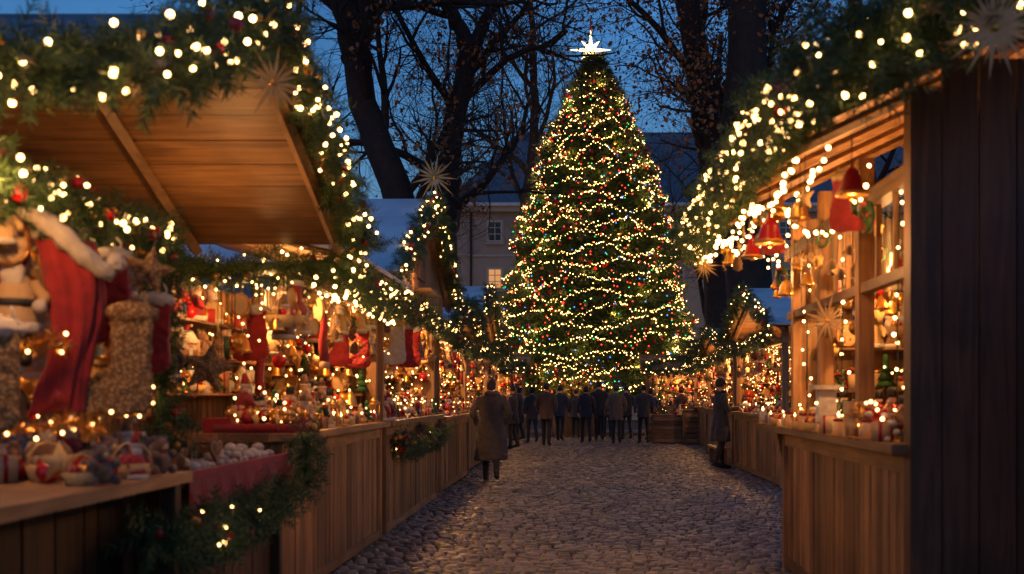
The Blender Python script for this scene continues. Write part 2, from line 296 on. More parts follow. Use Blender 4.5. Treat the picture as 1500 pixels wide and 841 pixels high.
def stocking(loc,L,rz,m='red',cuff='white',name='christmas_stocking',parent=None):
    mb=MB(); s=L/.5
    V,F=p_extr(SOCK,.075); mb.add(V*s,F,m); o=mb.obj(name,parent,True)
    r=o.modifiers.new('r','REMESH'); r.mode='VOXEL'; r.voxel_size=.01*s; r.use_smooth_shade=True
    q=o.modifiers.new('s','SMOOTH'); q.iterations=9; q.factor=.6
    tx=D.textures.new('fold','CLOUDS'); tx.noise_scale=.06; dd=o.modifiers.new('d','DISPLACE'); dd.texture=tx; dd.strength=.035*s; dd.mid_level=.5
    mb=MB(); cu=p_sphere(1,(0,0,0),28,14); cv=cu[0]*np.array([.112,.062,.05])*s; cv+=RNG.normal(size=cv.shape)*.004; mb.add(cv,cu[1],cuff)
    mb.part(p_tube([(-.05*s,0,.0),(-.06*s,0,.07*s),(-.04*s,0,.1*s)],.006,5),cuff); mb.obj('cuff',o,True)
    o.location=loc; o.rotation_euler=(0,random.uniform(-.1,.1),rz); return o
def straw_star(loc,r,rz=0,n=18,parent=None,mat='straw',name='straw_star'):
    mb=MB()
    for k in range(n):
        a=2*math.pi*k/n+random.uniform(-.05,.05); rr=r*(1 if k%2==0 else .72); 
        V=np.array([(0,-.004,0),(rr*.35,-.012,rr*.05),(rr,0,0),(rr*.35,-.012,-rr*.05),(rr*.35,.012,0)]); F=[[0,1,4],[1,2,4],[0,4,3],[3,4,2],[0,3,1],[1,3,2]]
        mb.part((V,F),mat,R=roty(a))
    mb.part(p_sphere(r*.1,n=8,m=5),'gold'); mb.part(p_tube([(0,0,r*.9),(0,0,r*1.3)],.003,3),'wire')
    o=mb.obj(name,parent); o.location=loc; o.rotation_euler=(0,0,rz); return o
# ------------------------------------------------------------------ stall kit
def planks_x(mb,x,y0,y1,z0,z1,w=.13,t=.022,mat='wood_v',gap=.011): # wall in plane X=x
    n=max(1,round(abs(y1-y0)/w)); w=(y1-y0)/n
    for i in range(n): j=random.uniform(0,.007); mb.box(x-t/2+j,x+t/2+j,y0+i*w+gap/2,y0+(i+1)*w-gap/2,z0,z1+random.uniform(-.001,.001),mat)
def planks_y(mb,y,x0,x1,z0,z1,w=.13,t=.022,mat='wood_v',gap=.008):
    n=max(1,round(abs(x1-x0)/w)); w=(x1-x0)/n
    for i in range(n): j=random.uniform(0,.005); mb.box(x0+i*w+gap/2,x0+(i+1)*w-gap/2,y-t/2+j,y+t/2+j,z0,z1,mat)
def slope(mb,a,b,c,d,n,t,mat,gap=.010):
    a,b,c,d=[np.array(v,float) for v in(a,b,c,d)]; nr=np.cross(b-a,d-a); nr/=np.linalg.norm(nr); nr*=t
    if nr[2]<0: nr=-nr
    g=gap/np.linalg.norm(d-a)
    for i in range(n):
        t0=i/n+g/2; t1=(i+1)/n-g/2
        q=[a+(d-a)*t0,b+(c-b)*t0,b+(c-b)*t1,a+(d-a)*t1]; V=np.array(q+[v+nr for v in q])
        if mat!='roofsnow' and mat!='rooftile': V=V-nr*random.uniform(0,.25)
        mb.add(V,BOXF,mat)
def roof_gx(parent,x0,x1,ya,yr,yb,za,zr,zb,top='roofsnow'):  # ridge along X
    mb=MB(); t=.025
    slope(mb,(x0,ya,za),(x1,ya,za),(x1,yr,zr),(x0,yr,zr),9,t,'wood_x')
    slope(mb,(x0,yb,zb),(x1,yb,zb),(x1,yr,zr),(x0,yr,zr),9,t,'wood_x')
    e=.035; slope(mb,(x0-.03,ya-.05,za+e-.02),(x1+.03,ya-.05,za+e-.02),(x1+.03,yr,zr+e+.004),(x0-.03,yr,zr+e+.004),7,.03,top,.004)
    slope(mb,(x0-.03,yb+.05,zb+e-.02),(x1+.03,yb+.05,zb+e-.02),(x1+.03,yr,zr+e+.004),(x0-.03,yr,zr+e+.004),7,.03,top,.004)
    for x in(x0+.2,(x0+x1)/2+.25,x1-.12):
        for (yy,zz) in((ya,za),(yb,zb)):
            mb.part(p_tube([(x,yy,zz-.05),(x,yr,zr-.05)],.045,4),'wood_y')
    mb.part(p_tube([(x0+.05,yr,zr-.07),(x1-.05,yr,zr-.07)],.05,4),'wood_x')
    return mb.obj('roof',parent)
def roof_gy(parent,xa,xr,xb,za,zr,zb,y0,y1,top='roofsnow'):  # ridge along Y
    mb=MB(); t=.025
    for xx,zz in((xa,za),(xb,zb)):
        slope(mb,(xx,y0,zz),(xx,y1,zz),(xr,y1,zr),(xr,y0,zr),9,t,'wood_y')
        s=.04 if xx>xr else -.04
        slope(mb,(xx+s,y0-.03,zz+.02),(xx+s,y1+.03,zz+.02),(xr,y1+.03,zr+.04),(xr,y0-.03,zr+.04),7,.03,top,.004)
        k=y0+.15
        while k<y1: mb.part(p_tube([(xx,k,zz-.045),(xr,k,zr-.045)],.035,4),'wood_x'); k+=.9
    return mb.obj('roof',parent)
def stall_body(parent,side,xf,y0,y1,depth=1.3,cz=1.2,hz=2.35,over=.22,near_wall=False,far_wall=True,post_y=None,cy1=None,wz=2.6,hy0=None):
    s=side; mb=MB(); xb=xf+s*depth
    planks_x(mb,xf,y0,y1,.06,cz-.07,.14)
    mb.box(*sorted((xf-s*.03,xf+s*.04)),y0-.02,y1+.02,.03,.11,'wood_y'); 
    mb.box(*sorted((xf-s*.035,xf+s*.03)),y0-.02,y1+.02,cz-.16,cz-.06,'wood_y')
    for yy in(y0-.03,y1-.04): mb.box(*sorted((xf-s*.04,xf+s*.04)),yy,yy+.07,0,cz-.055,'wood_v')
    mb.box(*sorted((xf+s*.03,xf+s*.05)),y0+.05,y1-.05,.05,cz-.08,'wood_dark')
    planks_y(mb,y0+.01,*sorted((xf+s*.05,xb)),.05,cz-.06)
    X0,X1=sorted((xf-s*over*.6,xf+s*.55)); w=(X1-X0)/4; c1=cy1 or y1+.03
    for i in range(4): mb.box(X0+i*w+.002,X0+(i+1)*w-.002,y0-.08,c1,cz-.05+random.uniform(-.001,.001),cz,'wood_y')
    mb.obj('counter',parent)
    mb=MB()
    planks_x(mb,xb,y0,y1,.05,wz)
    if far_wall: planks_y(mb,y1+.02,*sorted((xf+s*.04,xb-s*.02)),.05,wz)
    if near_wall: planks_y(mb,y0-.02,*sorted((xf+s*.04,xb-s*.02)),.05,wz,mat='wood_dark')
    mb.obj('wall',parent)
    mb=MB()
    for yy in (post_y if post_y is not None else [y0,y1-.05]): mb.box(*sorted((xf+s*.0,xf+s*.1)),yy,yy+.1,cz+.001,wz,'wood_v')
    mb.box(*sorted((xf-s*.01,xf+s*.09)),hy0 or y0-.05,y1+.1,hz,hz+.1,'wood_y')
    mb.obj('frame',parent)
def fill(parent,side,xf,y0,y1,depth,cz,hz,keys=ALL,dense=1.0,far=True):
    s=side; mb=MB(); xb=xf+s*depth
    fa=math.pi/2 if s<0 else -math.pi/2
    sh=MB()
    for k,z in enumerate(np.arange(cz+.28,hz-.05,.3)):
        sh.box(*sorted((xb-s*.02,xb-s*.22)),y0+.05,y1-.05,z-.02,z,'wood_y'); row(mb,(xb-s*.13,y0+.1,z),(xb-s*.13,y1-.1,z),.11/dense,keys,fa,(.7,1.4),fairy=.5)
        if far:
            sh.box(*sorted((xf+s*.12,xb-s*.03)),y1-.2,y1-.03,z-.02,z,'wood_x'); row(mb,(xf+s*.16,y1-.12,z),(xb-s*.25,y1-.12,z),.09/dense,keys,0,(.7,1.4),fairy=.7)
            row(mb,(xf+s*.16,y1-.22,z-.13),(xb-s*.25,y1-.22,z-.13),.11/dense,HG[:6],0,fairy=.8)
    for k,(dx,dz) in enumerate(((.12,0),(.27,.0),(.42,.1))):
        if dz: sh.box(*sorted((xf+s*.34,xf+s*.53)),y0+.08,y1-.2,cz,cz+dz,'red')
        row(mb,(xf+s*(dx-.1),y0+.08,cz+dz),(xf+s*(dx-.1),y1-.12,cz+dz),.10/dense,keys+['jar','pastry','pastry','basket','lantern'],fa,(.5,1.15),fairy=.35)
    hang(mb,(xf+s*.05,y0+.1,hz),(xf+s*.05,y1-.1,hz),.12/dense,HG,fa,(.02,.35))
    hang(mb,(xf+s*.45,y0+.1,hz),(xf+s*.45,y1-.1,hz),.12/dense,HG,fa,(.02,.55))
    n=int((y1-y0)*30); mb.inst(OCT,'bulb_small',np.stack([xf+s*RNG.uniform(.0,.5,n),RNG.uniform(y0+.1,y1-.1,n),hz-RNG.random(n)**2*.7],1),S=np.full(n,.010))
    sh.obj('shelf',parent); mb.obj('christmas_goods',parent,True)
# ================================================================== GROUND
mb=MB(); mb.add([(-150,-20,-.03),(150,-20,-.03),(150,300,-.03),(-150,300,-.03)],[[0,1,2,3]],'joint'); mb.obj('ground')
u=[-.5,-.34,.34,.5]; V=[];
for j,v in enumerate(u):
    for i,w in enumerate(u):
        e=(i in(0,3))+(j in(0,3)); V.append((w*(0.9 if e==2 else 1),v*(0.9 if e==2 else 1),(0.004,-.026,-.045)[e]))
ST=(np.array(V),[[j*4+i,j*4+i+1,j*4+i+5,j*4+i+4] for j in range(3) for i in range(3)])
P=[];S=[]
y=3.0;r_=0
while y<50:
    h=.115
    x=-4.2+(r_%2)*.08
    while x<6:
        w=random.uniform(.10,.165); P.append((x+w/2,y+.2*abs(math.sin(x*1.35))+.05*math.sin(x*3.1+y*.4)+random.uniform(-.01,.01),random.uniform(-.009,.009))); S.append((w*.93,h*.92*random.uniform(.88,1.03),1)); x+=w
    y+=h; r_+=1
P=np.array(P);S=np.array(S); n=len(P); th=RNG.normal(size=n)*.07; c,s_=np.cos(th),np.sin(th); tx=RNG.normal(size=n)*.055; ty=RNG.normal(size=n)*.055
R=np.zeros((n,3,3)); R[:,0,0]=c;R[:,0,1]=-s_;R[:,1,0]=s_;R[:,1,1]=c;R[:,2,2]=1;R[:,2,0]=tx;R[:,2,1]=ty
P[:,2]+=.0+.02*np.sin(P[:,0]*.9)*np.sin(P[:,1]*.35)
mb=MB(); mb.inst(ST,'stone',P,R,S); mb.obj('cobblestone_pavement',None,True)
# ================================================================== STALL A (left near)
A=empty('market_stall')
roof_gx(A,-4.6,-1.7,4.6,6.3,8.6,2.75,3.5,2.6,'rooftile')
stall_body(A,-1,-2.5,3.6,6.6,1.5,1.0,2.32,near_wall=False,far_wall=False,over=.1,post_y=[3.6])
g=MB()
for i in range(4): g.box(-2.5+.17*i+.002,-2.5+.17*(i+1)-.002,3.4,5.35,1.05,1.1,'wood_y')
for yy in(3.5,5.2): g.box(-1.92,-1.85,yy,yy+.07,0,1.05,'wood_dark')
planks_x(g,-2.1,3.58,5.19,.05,1.04,mat='wood_dark')
planks_y(g,5.3,-2.45,-1.95,.05,1.04,mat='wood_dark')
g.obj('display_table',A)
g=MB()
for i in range(36):
    put(g,random.choice(['teddy','teddy','gnome','teddy','cone','gift2','bauble_r','basket','cone','star','snowman','gnome2','santa']),(random.uniform(-2.4,-1.88),random.uniform(4.45,5.28),1.1),random.uniform(.65,1.1),math.pi*.2+random.uniform(-.6,.6))
hang(g,(-2.4,4.3,2.35),(-2.4,6.5,2.3),.06,HG,1.0,(.05,.8),(.8,1.4))
hang(g,(-2.65,4.3,2.35),(-2.65,6.5,2.3),.06,HG,1.0,(.05,1.0),(.9,1.5))
hang(g,(-2.3,6.5,2.35),(-3.6,6.5,2.35),.06,HG,.3,(.05,.9),(.8,1.4))
for z in(1.35,1.7,2.05): row(g,(-2.55,6.5,z),(-3.7,6.5,z),.10,ALL,0.3,(.9,1.4),fairy=.9)
for z in(1.35,1.7,2.05): row(g,(-3.2,4.5,z),(-3.2,6.5,z),.11,ALL,1.2,(.9,1.4),fairy=.9)
g.obj('christmas_goods',A,True)
g=MB()
for z in(1.35,1.7,2.05): g.box(-3.3,-3.08,4.4,6.5,z-.02,z,'wood_y'); g.box(-3.75,-2.5,6.4,6.58,z-.022,z-.001,'wood_x')
g.obj('shelf',A)
garland([(-4.2,4.55,2.78),(-1.72,4.55,2.8),(-1.68,5.4,3.18),(-1.68,6.3,3.56)],.15,340,.17,26,.014,parent=A,stars=1.5)
garland([(-1.66,6.3,3.56),(-1.64,7.4,3.1),(-1.64,8.65,2.58)],.11,330,.14,36,.014,parent=A,stars=1)
garland([(-2.38,4.2,2.42),(-2.36,5.3,2.36),(-2.38,6.6,2.38)],.11,350,.14,34,.013,sag=.06,parent=A,berries=12,stars=3)
garland([(-2.32,6.3,2.3),(-2.36,6.35,1.7),(-2.3,6.3,1.15)],.1,260,.15,14,.011,parent=A,berries=6)
garland([(-2.62,5.6,2.3),(-2.6,5.65,1.7),(-2.62,5.6,1.2)],.09,230,.15,14,.011,parent=A,berries=6)
straw_star((-1.5,5.55,2.98),.2,.6,parent=A,mat='straw')
lamp((-2.9,5.3,2.28),58,.04,A); lamp((-2.3,7.3,2.5),22,.04,A); lamp((-2.15,4.3,2.25),20,.04,A)
def tinsel(pts,name='gold_tinsel'):
    P=dens(pts,.02,.08); m=MB(); n=len(P)*26; i=RNG.integers(0,len(P),n); m.inst((np.array([[0,-.05,0],[1,-.02,0],[1,.02,0],[0,.05,0]],float),[[0,1,2,3]]),'gold',P[i],dirframes(RNG.normal(size=(n,3))),np.full(n,.05)); m.part(p_tube(P[::3],.008,4),'gold')
    q=P[::3]; m.inst(SPL,'bulb_small',q+RNG.normal(size=q.shape)*.03,S=np.full(len(q),.009)); m.obj(name)
tinsel([(-2.5,4.5,1.75),(-2.2,4.75,1.7),(-2.2,5.0,1.78)]); tinsel([(-2.5,4.5,1.45),(-2.15,4.8,1.36),(-2.1,5.1,1.42)]); tinsel([(-2.45,5.3,1.5),(-2.2,5.6,1.42),(-2.3,6.1,1.5)])
def santa_hat(loc,sc,rz):
    m=MB(); n=48; V=[];F=[]; rings=34
    for j in range(rings):
        t=j/(rings-1); z=-t*.85; rr=.12-.02*t+.012*math.sin(t*7)
        for i in range(n):
            a=2*math.pi*i/n; f=1+.2*math.sin(a*5+t*2.5)*(.5+.5*t)+.12*math.sin(a*11-t*5)+.04*math.sin(a*3+t*19); V.append((rr*f*math.cos(a)+.05*math.sin(t*4),rr*.5*f*math.sin(a),z+(.03*math.sin(a*3) if j>rings-4 else 0)))
    F=[[j*n+i,j*n+(i+1)%n,(j+1)*n+(i+1)%n,(j+1)*n+i] for j in range(rings-1) for i in range(n)]+[list(range(n))]+[[(rings-1)*n+i for i in range(n)]]
    m.add(V,F,'red')
    t=np.linspace(0,1,24); pth=np.stack([-.2+.42*t,-.03-.06*np.sin(t*3.1),.14-.3*t+.02*np.sin(t*6)],1)
    p=p_tube(pth,.038+.012*np.sin(t*3.1)+.004*np.sin(t*30),24)
    m.add(p[0]+RNG.normal(size=p[0].shape)*.004,p[1],'white'); s=p_sphere(.048,(.24,-.05,-.1),22,14); m.add(s[0]+RNG.normal(size=s[0].shape)*.004,s[1],'white')
    o=m.obj('santa_hat',None,True); o.location=loc; o.rotation_euler=(0,0,rz); o.scale=(sc,)*3; return o
santa_hat((-2.22,4.9,2.12),.85,.45)
stocking((-1.99,5.05,1.82),.5,math.radians(200),'lace','lace')
stocking((-2.2,5.9,1.95),.42,math.radians(200),'red','white')
stocking((-2.3,4.5,1.72),.46,math.radians(200),'lace','white')
stocking((-2.25,5.45,2.12),.45,math.radians(190),'red','white')
def santa_doll(loc,sc,rz,name='santa_doll',key='santa'):
    m=MB(); put(m,key,(0,0,0),sc); m.part(p_sphere(.03,(0,-.035,.165),10,6,(1.1,.6,1.6)),'white',sc=sc)
    for sx in(-1,1): m.part(p_sphere(.02,(sx*.072,-.055,.075),8,5),'white',sc=sc); m.part(p_sphere(.005,(sx*.013,-.036,.207),6,4),'black',sc=sc); m.part(p_tube([(sx*.03,0,0),(sx*.035,-.01,-.07),(sx*.035,-.045,-.08)],[.024,.02,.018],8),'black',sc=sc)
    m.part(p_lathe([(.073,.075),(.072,.095)],12),'black',sc=sc); o=m.obj(name,None,True); o.location=loc; o.rotation_euler=(0,0,rz); return o
santa_doll((-2.42,4.85,1.72),1.5,.4,key='gnome')
def fabric_star(loc,r,rz,mat='burlap'):
    m=MB(); m.part(p_star3(5,r,r*.45,.04),mat); m.part(p_tube([(0,0,r*.9),(0,0,r*1.5)],.004,4),'wire'); o=m.obj('fabric_star'); o.location=loc; o.rotation_euler=(0,.2,rz)
fabric_star((-1.95,5.15,2.02),.12,.5,'lace'); fabric_star((-2.24,6.85,1.62),.17,.4,'lace'); fabric_star((-2.35,6.4,2.0),.13,.2)
T=empty('pastry_table'); g=MB()
g.box(-2.75,-1.93,5.55,7.45,1.0,1.04,'wood_y')
for x in(-2.7,-2.0):
    for yy in(5.6,7.3): g.box(x,x+.07,yy,yy+.07,0,1.0,'wood_dark')
planks_x(g,-2.0,5.6,7.4,.1,.99,mat='wood_dark'); g.obj('table',T)
g=MB(); g.box(-2.76,-1.9,5.52,7.48,1.041,1.05,'red'); 
for x in(-1.905,-2.33,-2.74): g.box(x-.012,x+.012,5.52,7.48,1.05,1.085,'red')
for yy in(5.53,6.2,6.85,7.46): g.box(-2.74,-1.9,yy-.01,yy+.01,1.051,1.083,'redgloss')
V=[];n=60
for i in range(n):
    yy=5.5+1.98*i/(n-1); f=.015*math.sin(i*.9); V+=[(-1.893,yy,1.048),(-1.885+f,yy,.90+.01*math.sin(i*.35))]
g.add(V,[[2*i,2*i+2,2*i+3,2*i+1] for i in range(n-1)],'red'); g.obj('tablecloth',T)
g=MB()
for x in np.arange(-2.68,-1.95,.085):
    for yy in np.arange(5.62,7.42,.09):
        if random.random()<.92: put(g,random.choice(['pastry','pastry','pastry','pastry','pastry','ginger']) if yy<6.8 else 'pastry',(x+random.uniform(-.015,.015),yy+random.uniform(-.01,.01),1.055+(.03 if random.random()<.3 else 0)),random.uniform(.8,1.15)*(.85 if yy<6.8 else 1),random.random()*6)
g.obj('pastry',T,True)
garland([(-1.86,4.95,.86),(-1.82,5.7,.80),(-1.84,6.6,.84),(-1.87,7.2,.93)],.1,300,.15,5,.010,parent=T,sag=.03)
garland([(-1.8,7.45,1.2),(-1.8,7.55,1.05),(-1.83,7.6,.85)],.08,300,.13,0,parent=T)
# ================================================================== STALL B
B=empty('market_stall'); stall_body(B,-1,-2.05,7.7,11.5,1.35,1.2,2.3,post_y=[11.42],hy0=8.7,wz=2.45)
fill(B,-1,-2.05,7.7,11.5,1.3,1.2,2.3,dense=1.25)
m=MB(); slope(m,(-1.75,8.75,2.5),(-1.75,11.6,2.5),(-3.6,11.6,2.95),(-3.6,8.75,2.95),11,.025,'wood_y'); slope(m,(-1.72,8.7,2.53),(-1.72,11.65,2.53),(-3.62,11.65,2.985),(-3.62,8.7,2.985),7,.03,'roofsnow',.004); m.obj('roof',B)
garland([(-3.6,8.75,2.5),(-2.8,8.72,2.42),(-1.8,8.72,2.46)],.13,300,.15,10,.012,parent=B)
garland([(-1.8,8.6,2.46),(-1.8,11.7,2.46)],.11,260,.15,34,.0125,sag=.1,parent=B)
bulbs_string([(-1.85,8.0,2.3),(-1.85,9.2,2.32),(-1.85,10.4,2.32),(-1.85,11.6,2.3)],B,12,.013,.13)
lamp((-2.5,9.0,2.22),66,.04,B); lamp((-2.35,10.7,2.2),60,.04,B)
for yy,xx in((10.2,-2.15),(10.9,-2.1),(8.6,-2.45)): stocking((xx,yy,2.1),.42,math.radians(random.choice([195,15])),'red')
santa_doll((-2.5,10.6,1.95),1.3,.4)
g=MB(); g.box(-2.5,-1.95,7.75,8.5,1.2,1.26,'red'); 
for i in range(110): put(g,random.choice(['bauble_r','bauble_g','fairy','bauble_g']),(random.uniform(-2.46,-2.0),random.uniform(7.8,8.45),1.26+random.choice([0,.04])),random.uniform(.5,.8))
g.obj('ornament_box',B,True)
# ================================================================== STALL C
Cc=empty('market_stall'); stall_body(Cc,-1,-2.05,11.8,16,1.35,1.2,2.35)
fill(Cc,-1,-2.05,11.8,16,1.3,1.2,2.35,dense=1.25)
roof_gx(Cc,-4.4,-1.85,11.5,14.2,17,2.68,3.85,2.78)
m=MB()
for i in range(18):
    y0=11.9+i*.26; y1=y0+.25; f=lambda y:(2.6+(3.75-2.6)*(y-11.5)/2.7) if y<14.2 else (3.75-(3.75-2.7)*(y-14.2)/2.8)
    m.add(np.array([[-2.02,y0,2.46],[-2.0,y0,2.46],[-2.0,y1,2.46],[-2.02,y1,2.46],[-2.02,y0,f(y0)],[-2.0,y0,f(y0)],[-2.0,y1,f(y1)],[-2.02,y1,f(y1)]]),BOXF,'wood_v')
m.box(-2.0,-1.8,13.7,14.7,2.72,2.76,'wood_y'); m.box(-1.995,-1.97,13.9,14.5,2.9,3.3,'wood_dark'); m.obj('gable',Cc)
garland([(-1.82,11.45,2.7),(-1.82,14.2,3.92),(-1.82,17.05,2.8)],.09,260,.13,18,.0135,parent=Cc,stars=1)
garland([(-1.85,11.5,2.5),(-1.85,13.5,2.5),(-1.85,16.8,2.5)],.08,230,.13,22,.013,sag=.12,parent=Cc)
garland([(-1.95,12.2,1.0),(-1.95,14,1.02),(-1.95,16,1.0)],.1,240,.14,4,.012,sag=.12,parent=Cc,berries=18)
straw_star((-1.8,14.0,4.15),.33,.5,parent=Cc)
lamp((-2.3,13,2.3),62,.04,Cc); lamp((-2.3,15,2.3),62,.04,Cc); lamp((-1.7,13.6,2.95),12,.03,Cc)
for yy,c,cf in((12.4,'white','cream'),(13.0,'red','white'),(13.6,'red','white')): stocking((-2.0,yy,2.25),.5,math.radians(200),c,cf)
# ================================================================== far stalls
def far_stall(side,xf,y0,y1,eave=2.6,zr=3.6,lampe=62,depth=1.4):
    E=empty('market_stall'); stall_body(E,side,xf,y0,y1,depth,1.15,2.3); fill(E,side,xf,y0,y1,depth-.05,1.15,2.3,dense=.85)
    x0,x1=sorted((xf-side*.25,xf+side*(depth+.9)))
    ym=(y0+y1)/2; roof_gx(E,x0,x1,y0-.3,ym,y1+.3,eave,zr,eave)
    xe=xf-side*.28
    garland([(xe,y0-.3,eave+.05),(xe,ym,zr+.07),(xe,y1+.3,eave+.05)],.08,150,.15,8,.015,parent=E,oct=True)
    garland([(xe,y0-.3,eave-.1),(xe,y1+.3,eave-.1)],.08,150,.15,12,.015,sag=.1,parent=E,oct=True)
    lamp((xf+side*.25,y0+1,2.2),lampe,.05,E); lamp((xf+side*.25,y1-1,2.2),lampe,.05,E); 
    return E
far_stall(-1,-2.1,16.9,21,2.45,zr=2.95)
far_stall(-1,-2.2,21.8,27,2.65,zr=3.75)
far_stall(-1,-2.4,28,33,2.6,zr=3.3)
# ================================================================== RIGHT: stall R1
R1=empty('market_stall')
roof_gy(R1,1.0,2.9,4.8,2.85,3.75,2.85,5.0,10.4,'rooftile')
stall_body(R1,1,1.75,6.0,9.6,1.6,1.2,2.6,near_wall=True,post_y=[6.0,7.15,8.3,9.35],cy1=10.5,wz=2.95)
m=MB()
for yy in np.arange(6.3,9.5,.55): m.box(3.2,3.26,yy,yy+.05,1.3,2.7,'wood_v')
for z in(1.3,1.9,2.5): m.box(3.195,3.25,6.1,9.5,z,z+.05,'wood_y')
m.box(1.76,1.83,5.9,9.7,2.1,2.16,'wood_y')
for yy in np.arange(6.05,9.5,.385): m.box(1.775,1.805,yy,yy+.03,2.16,2.6,'wood_v')
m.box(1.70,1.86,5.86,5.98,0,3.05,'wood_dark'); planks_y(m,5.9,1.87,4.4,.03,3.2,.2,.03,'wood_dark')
m.part(p_tube([(1.8,10.4,1.15),(1.8,9.7,.6)],.04,4),'wood_v')
m.obj('lattice',R1)
g=MB(); fa=-math.pi/2
for z in(1.55,1.85,2.15,2.45): g.box(3.0,3.2,6.2,9.5,z-.02,z,'wood_y'); row(g,(3.1,6.2,z),(3.1,9.4,z),.11,ALL+['jar','jar'],fa,(.6,1.4),fairy=.5)
for z in(1.5,1.85,2.2): g.box(2.0,3.0,9.35,9.55,z-.02,z,'wood_x'); row(g,(1.98,9.42,z),(3.0,9.42,z),.10,ALL,0,fairy=.8)
for x,k in((1.68,['jar','jar','gift2','candle','basket','lantern']),(1.82,['jar','minitree','jar','gift','basket','cone']),(1.98,['minitree','house','snowman','candle','nutcracker','gnome']),(2.14,['minitree','wreath','teddy','lantern','nutcracker'])): row(g,(x,6.2,1.2),(x,10.3,1.2),.12,k,fa,(.6,1.2),fairy=.3)
for i in range(130): put(g,random.choice(['bauble_r','bauble_r','pastry','cone','bauble_r','pastry','ginger']),(random.uniform(1.68,2.05),random.uniform(6.05,6.85),1.2+random.choice([0,.04,.08,.12])),random.uniform(.45,.75),random.random()*6)
hang(g,(1.62,6.3,2.62),(1.62,9.6,2.62),.16,['bell','star','snowflake','bauble_g','cone','wreath'],fa,(.02,.35),(.6,1.1))
hang(g,(1.25,6.2,2.8),(1.25,10,2.8),.25,['bell','star','snowflake','bauble_g','cone'],fa,(.02,.25),(.7,1.2))
hang(g,(1.95,6.2,2.75),(1.95,9.3,2.75),.09,HG,fa,(.1,.9),(.6,1.3))
hang(g,(2.4,6.2,2.75),(2.4,9.3,2.75),.09,HG,fa,(.1,.9),(.6,1.3))
g.obj('christmas_goods',R1,True)
m=MB(); m.box(1.66,1.78,7.9,8.02,1.2,1.5,'white'); m.box(1.62,1.82,7.86,8.06,1.5,1.53,'white'); m.box(1.64,1.82,6.95,7.1,1.2,1.42,'cream'); m.box(1.7,1.78,6.945,6.952,1.24,1.38,'redgloss'); m.obj('display_pedestal',R1)
garland([(.98,10.45,2.83),(.97,8.6,2.88),(.98,6.8,2.88),(1.0,4.95,2.86)],.13,330,.16,66,.0135,parent=R1,stars=3)
garland([(1.0,4.93,2.86),(1.6,4.9,3.14),(2.4,4.9,3.54),(2.9,4.9,3.8)],.19,420,.19,32,.0135,parent=R1,stars=3)
bulbs_string([(1.05,10.3,2.75),(1.1,9,2.72),(1.1,7.6,2.72),(1.15,6,2.72)],R1,18,.013,.12)
bulbs_string([(1.5,9.5,2.7),(1.5,8,2.7),(1.6,6.2,2.7)],R1,9,.013,.2)
bulbs_string([(1.3,10.3,2.8),(1.3,8.4,2.8),(1.35,6.2,2.8)],R1,14,.013,.15)
for yy in(6.35,7.7,8.9): bulbs_string([(1.78,yy,2.6),(1.78,yy+.05,1.5)],R1,10,.010,0)
straw_star((1.72,4.72,2.98),.22,-.3,n=30,mat='cream',parent=R1); straw_star((1.72,7.9,1.98),.2,-.6,parent=R1,mat='cream'); straw_star((1.05,9.6,2.55),.15,-.3,parent=R1)
def red_bell(loc,s):
    m=MB(); m.part(p_lathe([(.105,0),(.1,.012),(.078,.05),(.065,.11),(.045,.16),(.012,.185),(.008,.22)],18),'redgloss',sc=s); m.part(p_sphere(.025,(0,0,-.01)),'gold',sc=s); m.part(p_lathe([(.107,-.002),(.109,.01),(.107,.02)],18),'gold',sc=s); m.part(p_tube([(0,0,.2),(0,0,.4)],.004,4),'wire',sc=s)
    o=m.obj('red_bell',None,True); o.location=loc
red_bell((1.2,7.2,2.42),.9); red_bell((1.42,5.95,2.5),.8); red_bell((1.3,8.6,2.5),.8)
stocking((1.5,6.5,2.7),.34,math.radians(-50),'red','cream')
stocking((1.3,7.9,2.7),.3,math.radians(-50),'red','white')
lamp((1.42,5.95,2.34),15,.02,R1); lamp((1.2,7.25,2.32),15,.02,R1); lamp((2.3,7.2,2.45),80,.04,R1); lamp((2.3,8.7,2.45),80,.04,R1); lamp((1.5,9.8,2.5),22,.03,R1)
m=MB(); planks_y(m,4.3,2.15,3.6,0,2.6,.16,.03,'wood_dark'); m.box(2.1,2.16,4.27,4.34,0,2.7,'wood_dark'); m.obj('wooden_door')
W=[(2.32+.2*math.cos(t),4.22,1.75+.2*math.sin(t)) for t in np.linspace(0,2*math.pi,20)]
garland(W,.07,400,.12,0,name='wreath')
far_stall(1,3.2,18,23.3,2.55,zr=3.35)
far_stall(1,3.3,24.5,29.5,2.5,zr=3.0)
far_stall(1,3.6,31,36,2.5,zr=3.0,lampe=55)
m=MB(); 
for i in range(3): m.box(2.78+.1*i,2.87+.1*i,23.4,25.0,.36,.40,'wood_y')
for yy in(23.5,24.8): m.box(2.82,3.03,yy,yy+.08,0,.36,'wood_v')
m.obj('wooden_bench')
